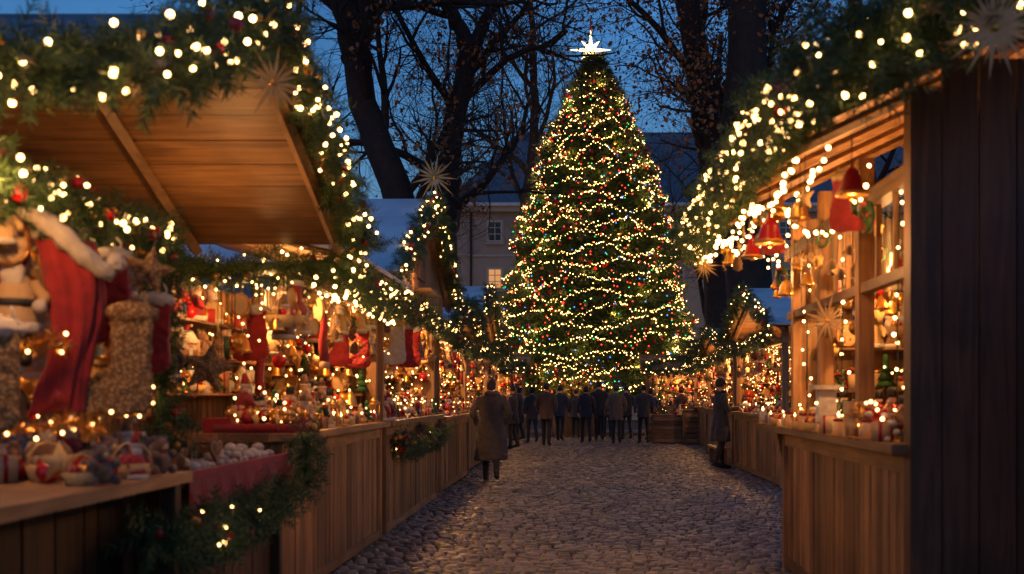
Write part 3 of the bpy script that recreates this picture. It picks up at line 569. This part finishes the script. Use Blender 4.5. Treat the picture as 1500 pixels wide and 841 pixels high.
def kiosk(x0,x1,y,zr=2.9):
    E=empty('market_kiosk'); m=MB(); planks_y(m,y,x0,x1,.03,1.05); m.box(x0-.05,x1+.05,y-.15,y+.4,1.06,1.11,'wood_x'); planks_y(m,y+1.2,x0,x1,.03,2.4)
    for x in(x0,x1-.08): m.box(x,x+.08,y+.02,y+.1,1.11,2.3,'wood_v')
    m.box(x0-.02,x1+.02,y,y+.1,2.28,2.38,'wood_x'); m.obj('counter',E)
    m=MB(); slope(m,(x0-.2,y-.3,2.35),(x1+.2,y-.3,2.35),(x1+.2,y+.6,zr),(x0-.2,y+.6,zr),5,.04,'wood_x'); slope(m,(x0-.2,y+1.5,2.35),(x1+.2,y+1.5,2.35),(x1+.2,y+.6,zr),(x0-.2,y+.6,zr),5,.04,'wood_x'); m.obj('roof',E)
    g=MB()
    for z in(1.3,1.6,1.9): row(g,(x0+.1,y+1.0,z),(x1-.1,y+1.0,z),.15,ALL,0,(1,1.6),fairy=.8)
    row(g,(x0,y+.1,1.11),(x1,y+.1,1.11),.14,ALL,0,(1,1.5),fairy=.5); row(g,(x0,y+.25,1.11),(x1,y+.25,1.11),.14,ALL,0,(1,1.7),fairy=.5); hang(g,(x0,y,2.3),(x1,y,2.3),.2,['star','bauble_r','ginger','bell'],0)
    g.obj('christmas_goods',E,True)
    garland([(x0-.2,y-.32,2.36),(x1+.2,y-.32,2.36)],.1,130,.2,12,.02,sag=.05,parent=E,oct=True)
    garland([(x0-.1,y-.1,2.55),((x0+x1)/2,y+.3,zr),(x1+.1,y-.1,2.55)],.1,130,.2,10,.018,sag=.05,parent=E,oct=True); lamp(((x0+x1)/2,y+.5,2.2),85,.05,E)
kiosk(-4.4,-1.9,38.5); kiosk(2.3,4.8,39.5); kiosk(-1.4,.6,41.2,2.7) ; kiosk(5.4,8,38)
def barrel(x,y):
    m=MB(); m.part(p_lathe([(.24,0),(.29,.22),(.31,.42),(.29,.62),(.24,.84),(.22,.84),(.22,.8)],16),'wood_v')
    for z,r in((.12,.272),(.3,.305),(.56,.302),(.74,.27)): m.part(p_lathe([(r,z),(r+.003,z+.04)],16),'black')
    o=m.obj('wooden_barrel',None); o.location=(x,y,0)
for x,y in((2.45,36.4),(3.9,37),(3.25,36.8),(4.4,36.2)): barrel(x,y)
def crate(x,y,w=.9,h=.95):
    m=MB(); 
    for i in range(6): m.box(-w/2,w/2,-.3,-.28,.03+i*h/6,.03+(i+.88)*h/6,'wood_x'); m.box(-w/2,-w/2+.02,-.279,.3,.03+i*h/6,.03+(i+.88)*h/6,'wood_y'); m.box(w/2-.02,w/2,-.279,.3,.03+i*h/6,.03+(i+.88)*h/6,'wood_y'); m.box(-w/2,w/2,.301,.32,.03+i*h/6,.03+(i+.88)*h/6,'wood_x')
    for sx in(-1,1): m.box(sx*w/2-.04,sx*w/2+.04,-.33,-.301,0,h+.05,'wood_v')
    m.box(-w/2-.05,w/2+.05,-.35,.35,h+.051,h+.085,'wood_x'); row(m,(-w/2,0,h+.086),(w/2,0,h+.086),.14,ALL,0,(1,1.5))
    o=m.obj('wooden_crate'); o.location=(x,y,0)
crate(2.75,35.6,1.0,.8); crate(3.6,34.9,.9,.95)
def added_lamp_post(x,y,e):  # lamp posts added to throw warm light on the house facade
    E=empty('added_lamp_post'); m=MB(); m.part(p_lathe([(.2,0),(.2,.15),(.1,.3),(.07,.6),(.05,3.2),(.09,3.3),(.04,3.4)],12),'black',(x,y,0)); m.part(p_lathe([(.02,3.35),(.13,3.45),(.2,3.9),(.05,4.1),(.01,4.25)],6),'black',(x,y,.5))
    for a in range(4): m.part(p_tube([(.1,0,3.4),(.2,0,3.95)],.012,4),'black',(x,y,0),rotz(a*math.pi/2))
    m.obj('post',E); lamp((x,y,3.65),e,.12,E,(1,.55,.25))
added_lamp_post(-6.2,63,260); added_lamp_post(7.5,62,300); added_lamp_post(13,60,250); added_lamp_post(-9.5,50,300)
# ================================================================== CHRISTMAS TREE
TX,TY=.55,44.0
zt=[1.3,2.0,3.6,6.2,8.9,11.5,13.2,14.2]; rt=[3.45,3.7,3.55,3.1,2.55,1.75,.95,.28]
def TR(z): return np.interp(z,zt,rt)
X=empty('christmas_tree')
m=MB(); m.part(p_tube([(TX,TY,0),(TX,TY,7),(TX,TY,14.4)],[.35,.22,.04],10),'bark')
def lumpy(z,a): return 1+.07*np.sin(a*5+z*2.1)+.06*np.sin(a*9-z*3.3)+.055*np.sin(z*6.5+np.sin(a*3)*1.5)
N=34000
z=1.25+ (14.4-1.25)*(1-np.sqrt(RNG.random(N)))*1.0; z=np.where(RNG.random(N)<.35,RNG.uniform(1.25,14.5,N),z); a=RNG.random(N)*2*math.pi
f=np.where(RNG.random(N)<.72,RNG.uniform(.84,1.0,N),RNG.uniform(.35,.85,N)); rr=TR(z)*lumpy(z,a)*f-.22
rr=np.maximum(rr,.02); P=np.stack([TX+rr*np.cos(a),TY+rr*np.sin(a),z],1); Dv=np.stack([np.cos(a),np.sin(a),RNG.normal(size=N)*.35-.25+.6*(z>12.8)],1)+RNG.normal(size=(N,3))*.3
m.inst(SPRAY,'fir',P,dirframes(Dv),.3+.22*RNG.random(N))
for k in range(150):
    zz=random.uniform(1.4,13.5); aa=random.uniform(0,6.28); r0=TR(zz)*.9; m.part(p_tube([(TX,TY,zz+.25),(TX+r0*.6*math.cos(aa),TY+r0*.6*math.sin(aa),zz+.05),(TX+r0*math.cos(aa),TY+r0*math.sin(aa),zz-.1)],[.05,.03,.01],4),'bark')
m.obj('foliage',X)
m=MB(); pts=[];ang=0;zz=1.5
while zz<14.1:
    r=TR(zz); ang+=.078/max(r,.25); zz+=.078*.54/(2*math.pi*max(r,.3)); pts.append((ang,zz))
pts=np.array(pts); aa=pts[:,0]; zz=pts[:,1]+.15*np.sin(aa*7.3)+.09*np.sin(aa*3.1+1)+RNG.normal(size=len(pts))*.045; rr=TR(zz)*lumpy(zz,aa)+RNG.normal(size=len(pts))*.06+.0
B=np.stack([TX+rr*np.cos(aa),TY+rr*np.sin(aa),zz],1); m.inst(OCT,'bulb_tree',B,S=.011+.019*RNG.random(len(B))**1.5); m.part(p_tube(B,.004,3),'wire')
n=1700; zz=RNG.uniform(1.5,13.8,n)**1; zz=1.5+(zz-1.5)*np.sqrt(RNG.random(n)*.6+.4); aa=RNG.random(n)*6.283; rr=TR(zz)*lumpy(zz,aa)+.02; P=np.stack([TX+rr*np.cos(aa),TY+rr*np.sin(aa),zz],1)
for i,mt in enumerate(['bulb_red','bulb_green','bulb_blue','bulb_red','bulb_tree','bulb_tree']): m.inst(OCT,mt,P[i::6],S=np.full(len(P[i::6]),.028 if i<4 else .018))
n=420; zz=RNG.uniform(1.5,13.5,n); aa=RNG.random(n)*6.283; rr=TR(zz)*lumpy(zz,aa); P=np.stack([TX+rr*np.cos(aa),TY+rr*np.sin(aa),zz],1); m.inst(SPH,'redgloss',P[:240],S=np.full(240,.08)); m.inst(SPH,'gold',P[240:],S=np.full(n-240,.07))
m.obj('string_lights',X)
for k in range(80):
    zz=1.7+12*(k/80)**1.25+random.uniform(-.2,.2); aa=k*2.399; r=float(TR(zz)*lumpy(zz,aa))+.14
    lamp((TX+r*math.cos(aa),TY+r*math.sin(aa),zz),13,.03,X,(1,.55,.17))  # extra lamps added just outside the string lights to brighten the foliage
P8=[]; 
for i in range(16):
    r=.2 if i%2 else (.82 if i%4==0 else .5); P8.append((r*math.sin(math.pi*i/8),r*math.cos(math.pi*i/8)))
m=MB(); st=p_star3(8,.3,.15,.12); V=np.array([(x,0,z) for x,z in P8]+[(0,-.16,0),(0,.16,0)]); m.part((V,st[1]),'star_e',(TX-.15,TY,14.85)); m.part(p_tube([(TX-.15,TY,14.0),(TX-.15,TY,14.2)],.04,6),'gold'); m.part(p_tube([(TX-.15,TY,15.6),(TX-.15,TY,15.8),(TX-.15,TY,16.1)],[.05,.04,.01],6),'red'); m.obj('tree_star',X)
l=lamp((TX-.15,TY-.4,14.85),80,.12,X)
# ================================================================== BARE TREES
def baretree(name,trunks,seed,lv=4,n1=12,len1=3.6,leaves=200,up=.35,kk=(6,5,5)):
    rnd=random.Random(seed); m=MB(); tips=[]
    def wob(p,d,L,r0,r1,n,g):
        P=[np.array(p,float)]; d=np.array(d,float); d/=np.linalg.norm(d)
        for i in range(n): d=d+np.array([rnd.gauss(0,g),rnd.gauss(0,g),rnd.gauss(0,g)+.04]); d/=np.linalg.norm(d); P.append(P[-1]+d*L/n)
        return np.array(P),np.linspace(r0,r1,n+1)
    def grow(P,Rr,level):
        if level>=lv: tips.append(P[-1]); tips.append(P[len(P)//2]); return
        k={0:n1,1:kk[0],2:kk[1],3:kk[2]}[level]
        for c in range(k):
            t=(.3 if level==0 else .2)+(.7 if level==0 else .8)*(c+rnd.random())/k; x=t*(len(P)-1); i=min(int(x),len(P)-2); q=P[i]+(P[i+1]-P[i])*(x-i); rr=Rr[i]
            tg=P[i+1]-P[i]; tg/=np.linalg.norm(tg); pr=np.array([rnd.gauss(0,1) for _ in range(3)]); pr-=tg*pr.dot(tg); pr/=np.linalg.norm(pr)
            d=tg*.75+pr*.85+np.array([0,0,up*.4 if level<2 else -.15]); L=len1*(.58**level)*rnd.uniform(.7,1.25)*(1.25 if level==3 else 1); r0=min(rr*.55,{0:.14,1:.06,2:.026,3:.012}[level]); 
            Q,qr=wob(q,d,L,r0,max(r0*.4,.005),6 if level<2 else 4,.16); m.part(p_tube(Q,qr,{0:6,1:5,2:3,3:3}[level]),'bark'); grow(Q,qr,level+1)
    for pts,r0,r1 in trunks:
        pts=np.array(pts,float); t=np.linspace(0,len(pts)-1,26); P=np.stack([np.interp(t,range(len(pts)),pts[:,k]) for k in range(3)],1)
        for _ in range(2): P[1:-1]=(P[:-2]+P[1:-1]*2+P[2:])/4
        P+=np.array([[rnd.gauss(0,.03) for _ in range(3)] for _ in range(26)]); Rr=np.linspace(r0,r1,26); Rr[:3]*=[1.5,1.2,1.08]
        m.part(p_tube(P,Rr,14),'bark'); grow(P,Rr,0)
    o=m.obj(name,None,True)
    if leaves and tips:
        lm=MB(); T=np.array(tips); nc=max(20,leaves//14); cen=T[RNG.integers(0,len(T),nc)]; sel=RNG.integers(0,nc,leaves); P=cen[sel]+RNG.normal(size=(leaves,3))*np.array([.2,.2,.3])-np.array([0,0,.15])
        q=(np.array([[0,-.5,0],[.55,-.35,.1],[1,0,0],[.55,.35,.1],[0,.1,0]],float),[[0,1,2,3,4]])
        lm.inst(q,'deadleaf',P,dirframes(RNG.normal(size=(leaves,3))+np.array([0,0,-1])),.07+.08*RNG.random(leaves)); lm.obj('leaves',o)
    return o
baretree('bare_tree',[([(-4.0,30,-.1),(-4.3,30,3.5),(-4.7,30,6.5),(-5.75,30,9.2),(-6.2,30,12),(-6.4,30.5,16)],.5,.28),([(-5.9,30,10.2),(-5.6,30,12),(-4.8,29.5,15)],.3,.15)],1,leaves=3500,n1=8)
baretree('bare_tree',[([(-4.0,32,-.1),(-3.75,32,6.5),(-3.6,32,8.8),(-3.1,32,11.2)],.36,.27),([(-3.1,32,11.2),(-3.8,32,12.6),(-4.2,32,15.5)],.24,.12),([(-3.1,32,11.2),(-2.4,32,12.6),(-2.1,32.3,16)],.2,.1)],2,leaves=3000,n1=6)
baretree('bare_tree',[([(-3.0,52,0),(-2.5,52,10),(-2.0,52,14),(-2.3,52,20)],.36,.12)],3,len1=5,leaves=800,n1=9,kk=(7,6,5))
baretree('bare_tree',[([(4.5,34,-.1),(4.1,34,5),(4.0,34,8.4),(3.65,34,10.3),(3.2,34,13.3),(3,34,17)],.5,.33)],4,leaves=3500,n1=8)
baretree('bare_tree',[([(4.9,30.5,-.1),(4.5,30.5,5),(4.35,30.5,8.3),(4.5,30.5,12),(4.7,31,16)],.68,.45)],5,leaves=3500,n1=8)
baretree('bare_tree',[([(-9.5,36,-.1),(-9.3,36,8),(-9.8,36,16)],.4,.15)],6,leaves=1000,n1=9)
baretree('bare_tree',[([(9.5,36,-.1),(9.0,36,8),(8.6,36,15)],.45,.2)],8,leaves=1000,n1=8)
baretree('bare_tree',[([(-7,60,-.1),(-7.2,60,8),(-7,60,17)],.3,.1)],9,len1=5,leaves=0,n1=9,kk=(7,6,5))
baretree('bare_tree',[([(6.8,58,-.1),(6.5,58,8),(7.2,58,20)],.4,.12)],10,len1=5.5,leaves=0,n1=9,kk=(7,6,5))
# ================================================================== BUILDING
Bd=empty('stone_house'); m=MB(); bx0,bx1,by=-8.1,30,72
m.box(bx0,bx1,by,by+14,-.1,13.5,'plaster'); m.obj('walls',Bd)
m=MB(); a=[(bx0-.5,by-.6,13.5),(bx1+.5,by-.6,13.5),(bx1+.5,by+14.6,13.5),(bx0-.5,by+14.6,13.5),(bx0+3.8,by+7,19.8),(bx1-4.2,by+7,19.8)]
m.add(a,[[0,1,5,4],[1,2,5],[2,3,4,5],[3,0,4],[3,2,1,0]],'rooftile'); m.box(bx0-.55,bx1+.55,by-.7,by-.45,13.42,13.62,'roofsnow'); m.obj('roof',Bd)
m=MB(); m.box(bx0-.4,bx1+.4,by-.44,by-.01,13.1,13.48,'plaster_trim'); m.box(bx0-.05,bx1+.05,by-.08,by-.005,10.3,10.45,'plaster_trim'); m.box(bx0-.05,bx1+.05,by-.1,by-.005,4.0,4.2,'plaster_trim')
m.part(p_tube([(bx0+1.2,by-.12,13.1),(bx0+1.2,by-.12,.1)],.08,8),'black')
w=MB()
for r,zc in enumerate((2.3,5.7,8.9,11.9)):
    for i,xc in enumerate(np.arange(bx0+2.7,bx1-1,2.3)):
        lit=(r==2 and i in(0,)) or (r==1 and i%3==1) or (r==0 and i%3==0); hw,hh=.42,.62
        m.box(xc-hw-.12,xc+hw+.12,by-.06,by-.004,zc-hh-.12,zc+hh+.12,'plaster_trim'); w.box(xc-hw,xc+hw,by-.075,by-.062,zc-hh,zc+hh,'window_e' if lit else 'glass_dark')
        for dx in(-hw,-.02,hw-.05): m.box(xc+dx,xc+dx+.05,by-.1,by-.076,zc-hh,zc+hh,'white')
        for dz in(-hh,-.2,.2,hh-.04): m.box(xc-hw+.05,xc+hw-.05,by-.095,by-.0765,zc+dz,zc+dz+.045,'white')
        m.box(xc-.6,xc+.6,by-.2,by-.061,zc-hh-.22,zc-hh-.122,'plaster_trim')
m.obj('trim',Bd); w.obj('windows',Bd)
m=MB(); 
for xc in(2,12,20): m.box(xc,xc+1,by+5,by+6,16,21,'plaster'); 
m.obj('chimney',Bd)
B2=empty('townhouse'); m=MB(); m.box(-40,-14,66,80,0,7,'plaster'); m.add([(-40.5,65.5,7),(-13.5,65.5,7),(-13.5,80.5,7),(-40.5,80.5,7),(-36,73,11),(-18,73,11)],[[0,1,5,4],[1,2,5],[2,3,4,5],[3,0,4]],'rooftile')
for xc in np.arange(-38,-15,3):
    for zc in(2.2,5.2): m.box(xc-.5,xc+.5,65.9,65.99,zc-.7,zc+.7,'glass_dark'); m.box(xc-.6,xc+.6,65.85,65.98,zc-.85,zc-.72,'plaster_trim')
m.obj('townhouse_walls',B2)
# ================================================================== PEOPLE
def addmods(o,vox,sm=6):
    r=o.modifiers.new('r','REMESH'); r.mode='VOXEL'; r.voxel_size=vox; r.use_smooth_shade=True
    s=o.modifiers.new('s','SMOOTH'); s.iterations=sm; s.factor=.5
pc=[0]
def ell(cx,cy,z,rx,ry,n=20): 
    return [(cx+rx*math.cos(2*math.pi*i/n),cy+ry*math.sin(2*math.pi*i/n),z) for i in range(n)]
def p_rings(R):
    n=len(R[0]); V=[v for r in R for v in r]; F=[[j*n+i,j*n+(i+1)%n,(j+1)*n+(i+1)%n,(j+1)*n+i] for j in range(len(R)-1) for i in range(n)]+[list(range(n))[::-1],[(len(R)-1)*n+i for i in range(n)]]
    return np.array(V,float),F
def person(x,y,head=0,H=1.75,coat=(.05,.04,.035),trous=(.02,.02,.025),hair=(.03,.018,.012),hem=.8,stride=.15,hat=None,arms='down',turn=0,name='pedestrian',female=False,bag=False,scarf=None,zoff=0.01,wide=1.0):
    pc[0]+=1; k=str(pc[0]); cloth('coat'+k,coat); cloth('trous'+k,trous); cloth('hair'+k,hair); cloth('hat'+k,hat or (.1,.1,.1)); cloth('scarf'+k,scarf or (.2,.02,.02))
    E=empty(name,(x,y,zoff)); E.rotation_euler=(0,0,head); E.scale=(H/1.75,)*3
    w=(.94 if female else 1.04)*wide
    m=MB()
    for sx,sg in((-1,1),(1,-1)):
        st=stride*sg; lift=.05 if st<0 else 0
        hip=(sx*.09,0,.93); kn=(sx*.095,st*.5+.03,.5+lift*.5); an=(sx*.095,st-.03*(st<0)*2,.09+lift)
        m.part(p_tube([hip,(sx*.095,st*.25+.01,.72),kn,(sx*.095,(kn[1]+an[1])/2-.015,.3+lift*.7),an],[.1,.085,.065,.062,.05],12),'trous'+k)
        m.part(p_sphere(.1,(sx*.07,0,.93),12,8,(1,1,.9)),'trous'+k)
    m.part(p_rings([ell(0,0,.86,.13,.1),ell(0,0,1.0,.15,.11),ell(0,0,1.15,.14,.1)]),'trous'+k)
    o=m.obj('legs',E,True); addmods(o,.016,4)
    m=MB()
    for sx,sg in((-1,1),(1,-1)):
        st=stride*sg; lift=.05 if st<0 else 0; ay=st-.03*(st<0)*2
        p=p_tube([(sx*.095,ay-.07,.05+lift*1.3),(sx*.095,ay-.02,.06+lift),(sx*.1,ay+.08,.045+lift*.8),(sx*.105,ay+.17,.033+lift*.3),(sx*.105,ay+.2,.03+lift*.3)],[.032,.045,.043,.036,.015],10)
        V=p[0]; V[:,2]=np.maximum(V[:,2],.0+lift*.5); m.add(V,p[1],'black'); m.part(p_tube([(sx*.095,ay-.005,.06+lift),(sx*.095,ay-.01,.17+lift)],[.048,.05],10),'black')
    m.obj('shoes',E,True)
    m=MB(); fl=.25 if hem<.6 else .2
    rings=[ell(0,0,hem,fl*w,.19),ell(0,0,(hem+.98)/2,(fl*.95)*w,.17),ell(0,0,1.0,.2*w,.15),ell(0,0,1.12,.188*w,.14),ell(0,0,1.28,.2*w,.142),ell(0,-.005,1.4,.2*w,.13),ell(0,-.01,1.455,.16*w,.105),ell(0,-.005,1.5,.09,.085),ell(0,0,1.545,.072,.073)]
    for ri in range(2): 
        rings[ri]=[(v[0]*(1+.05*math.sin(i*1.9+pc[0])),v[1]*(1+.08*math.sin(i*2.2+1)),v[2]) for i,v in enumerate(rings[ri])]
    m.part(p_rings(rings),'coat'+k)
    HW=[]
    for sx in(-1,1):
        sw=stride*.6*sx
        if arms=='down': el=(sx*.27*w,sw*.4-.03,1.16); wr=(sx*.265*w,sw+.06,.93)
        elif arms=='pocket': el=(sx*.29*w,-.06,1.17); wr=(sx*.21*w,.08,.98)
        elif arms=='front': el=(sx*.255*w,-.01,1.16); wr=(sx*.1,.2,1.12)
        else: el=(sx*.26*w,.05,1.17); wr=(sx*.2,.3,1.2)
        m.part(p_tube([(sx*.1,0,1.44),(sx*.18*w,-.005,1.415),(sx*.225*w,-.01,1.34),el,wr],[.062,.072,.068,.06,.048],12),'coat'+k); HW.append((np.array(el),np.array(wr),sx))
    o=m.obj('coat',E,True); addmods(o,.015,5)
    tx=D.textures.new('folds','CLOUDS'); tx.noise_scale=.13; dd=o.modifiers.new('d','DISPLACE'); dd.texture=tx; dd.strength=.04; dd.mid_level=.5
    if arms!='pocket':
        m=MB()
        for el,wr,sx in HW:
            d=wr-el; d/=np.linalg.norm(d); sd=np.cross(d,[sx,0,0]); sd=sd/np.linalg.norm(sd); inn=np.array([-sx,0,0.])
            m.part(p_tube([wr-d*.02,wr+d*.03,wr+d*.085],[.024,.032,.03],10,(1,.6)),'skin')
            for q in range(4):
                o_=sd*(.026-.0175*q); b=wr+d*.08+o_; L=(.062,.072,.068,.052)[q]; m.part(p_tube([b,b+d*L*.5+inn*.008,b+d*L*.8+inn*.026,b+d*L*.85+inn*.045],[.0095,.009,.008,.006],7),'skin')
            b=wr+d*.03+sd*.024; m.part(p_tube([b,b+sd*.025+d*.02,b+sd*.03+d*.05+inn*.015],[.012,.011,.008],7),'skin')
        o=m.obj('hands',E,True)
    Hh=empty('head_pivot',(0,.01,1.54)); Hh.parent=E; Hh.rotation_euler=(0,0,turn)
    m=MB(); sp=p_sphere(1,(0,0,0),20,14); V=sp[0].copy(); zz=V[:,2]; tap=1-.28*np.clip(-zz,0,1)**1.2
    V[:,0]*=.074*tap; V[:,1]=V[:,1]*.093*(1-.12*np.clip(-zz,0,1))+.012*np.clip(-zz,0,1); V[:,2]*=.115; m.add(V+np.array([0,.01,.12]),sp[1],'skin')
    m.part(p_tube([(0,-.005,-.05),(0,0,.07)],[.056,.05],12),'skin')
    m.part(p_tube([(0,.1,.135),(0,.118,.112),(0,.122,.1),(0,.1,.093)],[.007,.011,.014,.008],8),'skin')
    for sx in(-1,1):
        m.part(p_sphere(.022,(sx*.074,.0,.115),8,6,(.4,.8,1.3)),'skin'); m.part(p_sphere(.0105,(sx*.029,.088,.13),8,6),'white'); m.part(p_sphere(.0055,(sx*.029,.0965,.13),8,6),'black'); m.part(p_tube([(sx*.045,.088,.148),(sx*.028,.1,.153),(sx*.014,.1,.15)],.004,5),'hair'+k)
    m.part(p_tube([(-.022,.094,.068),(0,.102,.07),(.022,.094,.068)],[.003,.006,.003],6),'redgloss')
    m.obj('head',Hh,True)
    m=MB(); sp=p_sphere(1,(0,0,0),24,16); V=sp[0]; 
    low=-.75 if female else -.45
    keep=lambda c:(c[1]<.35 or c[2]>.55) and c[2]>low*(1 if c[1]<.2 else 0)
    F=[f for f in sp[1] if keep(V[f].mean(0))]; V=V*np.array([.088,.107,.124])*(1+RNG.normal(size=(len(V),1))*.015)+np.array([0,.002,.127]); m.add(V,F,'hair'+k)
    if female and not hat: m.part(p_sphere(.045,(0,-.09,.19),10,8),'hair'+k)
    o=m.obj('hair',Hh,True); s=o.modifiers.new('s','SOLIDIFY'); s.thickness=.012
    if hat:
        m=MB(); m.part(p_lathe([(.094,.135),(.1,.15),(.1,.175),(.093,.21),(.07,.245),(.03,.262),(.002,.266)],18),'hat'+k); m.part(p_lathe([(.1,.13),(.106,.135),(.107,.165),(.1,.172)],18),'hat'+k)
        if female: m.part(p_sphere(.032,(0,0,.28),10,7),'white')
        m.obj('knit_hat',Hh,True).scale=(.93,1.1,1)
    if scarf or hem<.6:
        m=MB(); t=np.linspace(0,2*math.pi,20); m.part(p_tube([(.092*math.cos(a),.09*math.sin(a),1.515+.012*math.sin(a*2)) for a in t],[.04+.006*math.sin(a*5) for a in t],8),'scarf'+k if scarf else 'coat'+k); m.obj('scarf',E,True)
    if bag:
        m=MB(); m.part(p_box(.1,.3,.24,(.33*w,0,.86)),'black'); m.part(p_tube([(.33*w,-.1,.97),(.22,-.06,1.3),(.13,0,1.49),(.22,.06,1.3),(.33*w,.1,.97)],.01,5),'black'); o=m.obj('handbag',E); b=o.modifiers.new('b','BEVEL'); b.width=.02; b.segments=2
    return E
person(-1.52,19.4,.06,1.72,(.085,.062,.048),(.03,.022,.018),(.09,.05,.03),.36,.12,female=True,arms='pocket',name='woman_in_long_coat',scarf=(.12,.08,.05),wide=1.2)
BK=(.022,.02,.024)
person(-.98,33.0,-.1,1.78,(.13,.075,.045),BK,(.05,.03,.02),.78,.16,arms='pocket',hat=(.06,.04,.03))
person(-1.5,35.5,.3,1.70,(.03,.03,.04),BK,hem=.75,female=True,turn=.4)
person(-.66,37.0,-.2,1.76,(.05,.05,.065),BK,hem=.8,arms='front')
person(.18,35.6,.1,1.74,(.03,.03,.045),BK,hem=.8,stride=.2,bag=True,female=True)
person(.62,37.5,-.1,1.9,(.025,.025,.03),BK,hem=.75,stride=.05,hat=(.02,.02,.025))
person(1.1,34.6,-.05,1.75,(.13,.1,.08),BK,hem=.72,stride=.14,arms='pocket',hat=(.12,.09,.07))
person(1.55,38.2,.2,1.78,(.04,.035,.035),BK,hem=.78,arms='front',turn=-.5)
person(1.95,35.0,.15,1.76,(.035,.04,.06),BK,hem=.8,stride=.16,turn=.3)
person(2.35,38.0,.4,1.68,(.02,.05,.14),BK,hem=.75,stride=.04,arms='front',female=True)
person(-2.0,37.2,1.2,1.72,(.04,.03,.03),BK,hem=.6,stride=.05,arms='reach',female=True)
person(-1.85,31.2,1.3,1.72,(.05,.035,.03),BK,hem=.7,stride=.04,arms='reach')
person(3.25,36.6,-.9,1.72,(.09,.03,.025),BK,hem=.7,stride=.04,arms='reach',female=True,hat=(.3,.03,.03))
person(2.78,22.6,-1.3,1.76,(.03,.03,.035),BK,hem=.55,stride=.08,arms='reach',hat=(.04,.03,.03),name='man_at_counter')
person(-.15,39.6,.0,1.66,(.06,.05,.05),BK,hem=.75,stride=.08)
person(.95,39.8,.2,1.72,(.12,.03,.03),BK,hem=.75,stride=.08,female=True)
# ================================================================== SKY + LIGHT
w=D.worlds.new('World'); C.scene.world=w; w.use_nodes=True; nt=w.node_tree; bg=nt.nodes['Background']
sk=nt.nodes.new('ShaderNodeTexSky'); sk.sky_type='NISHITA'; sk.sun_disc=False; sk.sun_elevation=math.radians(0.3); sk.sun_rotation=math.radians(200); sk.ozone_density=4; sk.air_density=1.2; sk.dust_density=.6
mx=nt.nodes.new('ShaderNodeMix'); mx.data_type='RGBA'; mx.blend_type='MULTIPLY'; mx.inputs[0].default_value=1; mx.inputs[7].default_value=(.72,1.0,1.0,1)
tc=nt.nodes.new('ShaderNodeTexCoord'); no=nt.nodes.new('ShaderNodeTexNoise'); no.inputs['Scale'].default_value=3.5; no.inputs['Detail'].default_value=5; nt.links.new(tc.outputs['Generated'],no.inputs['Vector'])
mr=nt.nodes.new('ShaderNodeMapRange'); mr.inputs[1].default_value=.3; mr.inputs[2].default_value=.7; mr.inputs[3].default_value=.65; mr.inputs[4].default_value=1.45; nt.links.new(no.outputs['Fac'],mr.inputs[0])
m2=nt.nodes.new('ShaderNodeMix'); m2.data_type='RGBA'; m2.blend_type='MULTIPLY'; m2.inputs[0].default_value=1
nt.links.new(sk.outputs[0],mx.inputs[6]); nt.links.new(mx.outputs[2],m2.inputs[6]); nt.links.new(mr.outputs[0],m2.inputs[7]); nt.links.new(m2.outputs[2],bg.inputs[0]); bg.inputs[1].default_value=.82
sl=D.lights.new('sun','SUN'); sl.energy=.02; sl.angle=math.radians(15); sl.color=(.6,.75,1); so=D.objects.new('sun',sl); so.rotation_euler=(math.radians(60),0,math.radians(20)); C.scene.collection.objects.link(so)
# camera
cam=D.cameras.new('camera'); co=D.objects.new('camera',cam); C.scene.collection.objects.link(co); co.location=(0,0,1.45); co.rotation_euler=(math.pi/2,0,0)
cam.lens=40; cam.sensor_width=36; cam.shift_x=-100/1500; cam.shift_y=160.5/1500; cam.clip_end=1000; cam.clip_start=.05
cam.dof.use_dof=True; cam.dof.focus_distance=27; cam.dof.aperture_fstop=2.1
C.scene.camera=co
C.scene.view_settings.view_transform='Standard'; C.scene.view_settings.look='None'; C.scene.view_settings.exposure=0
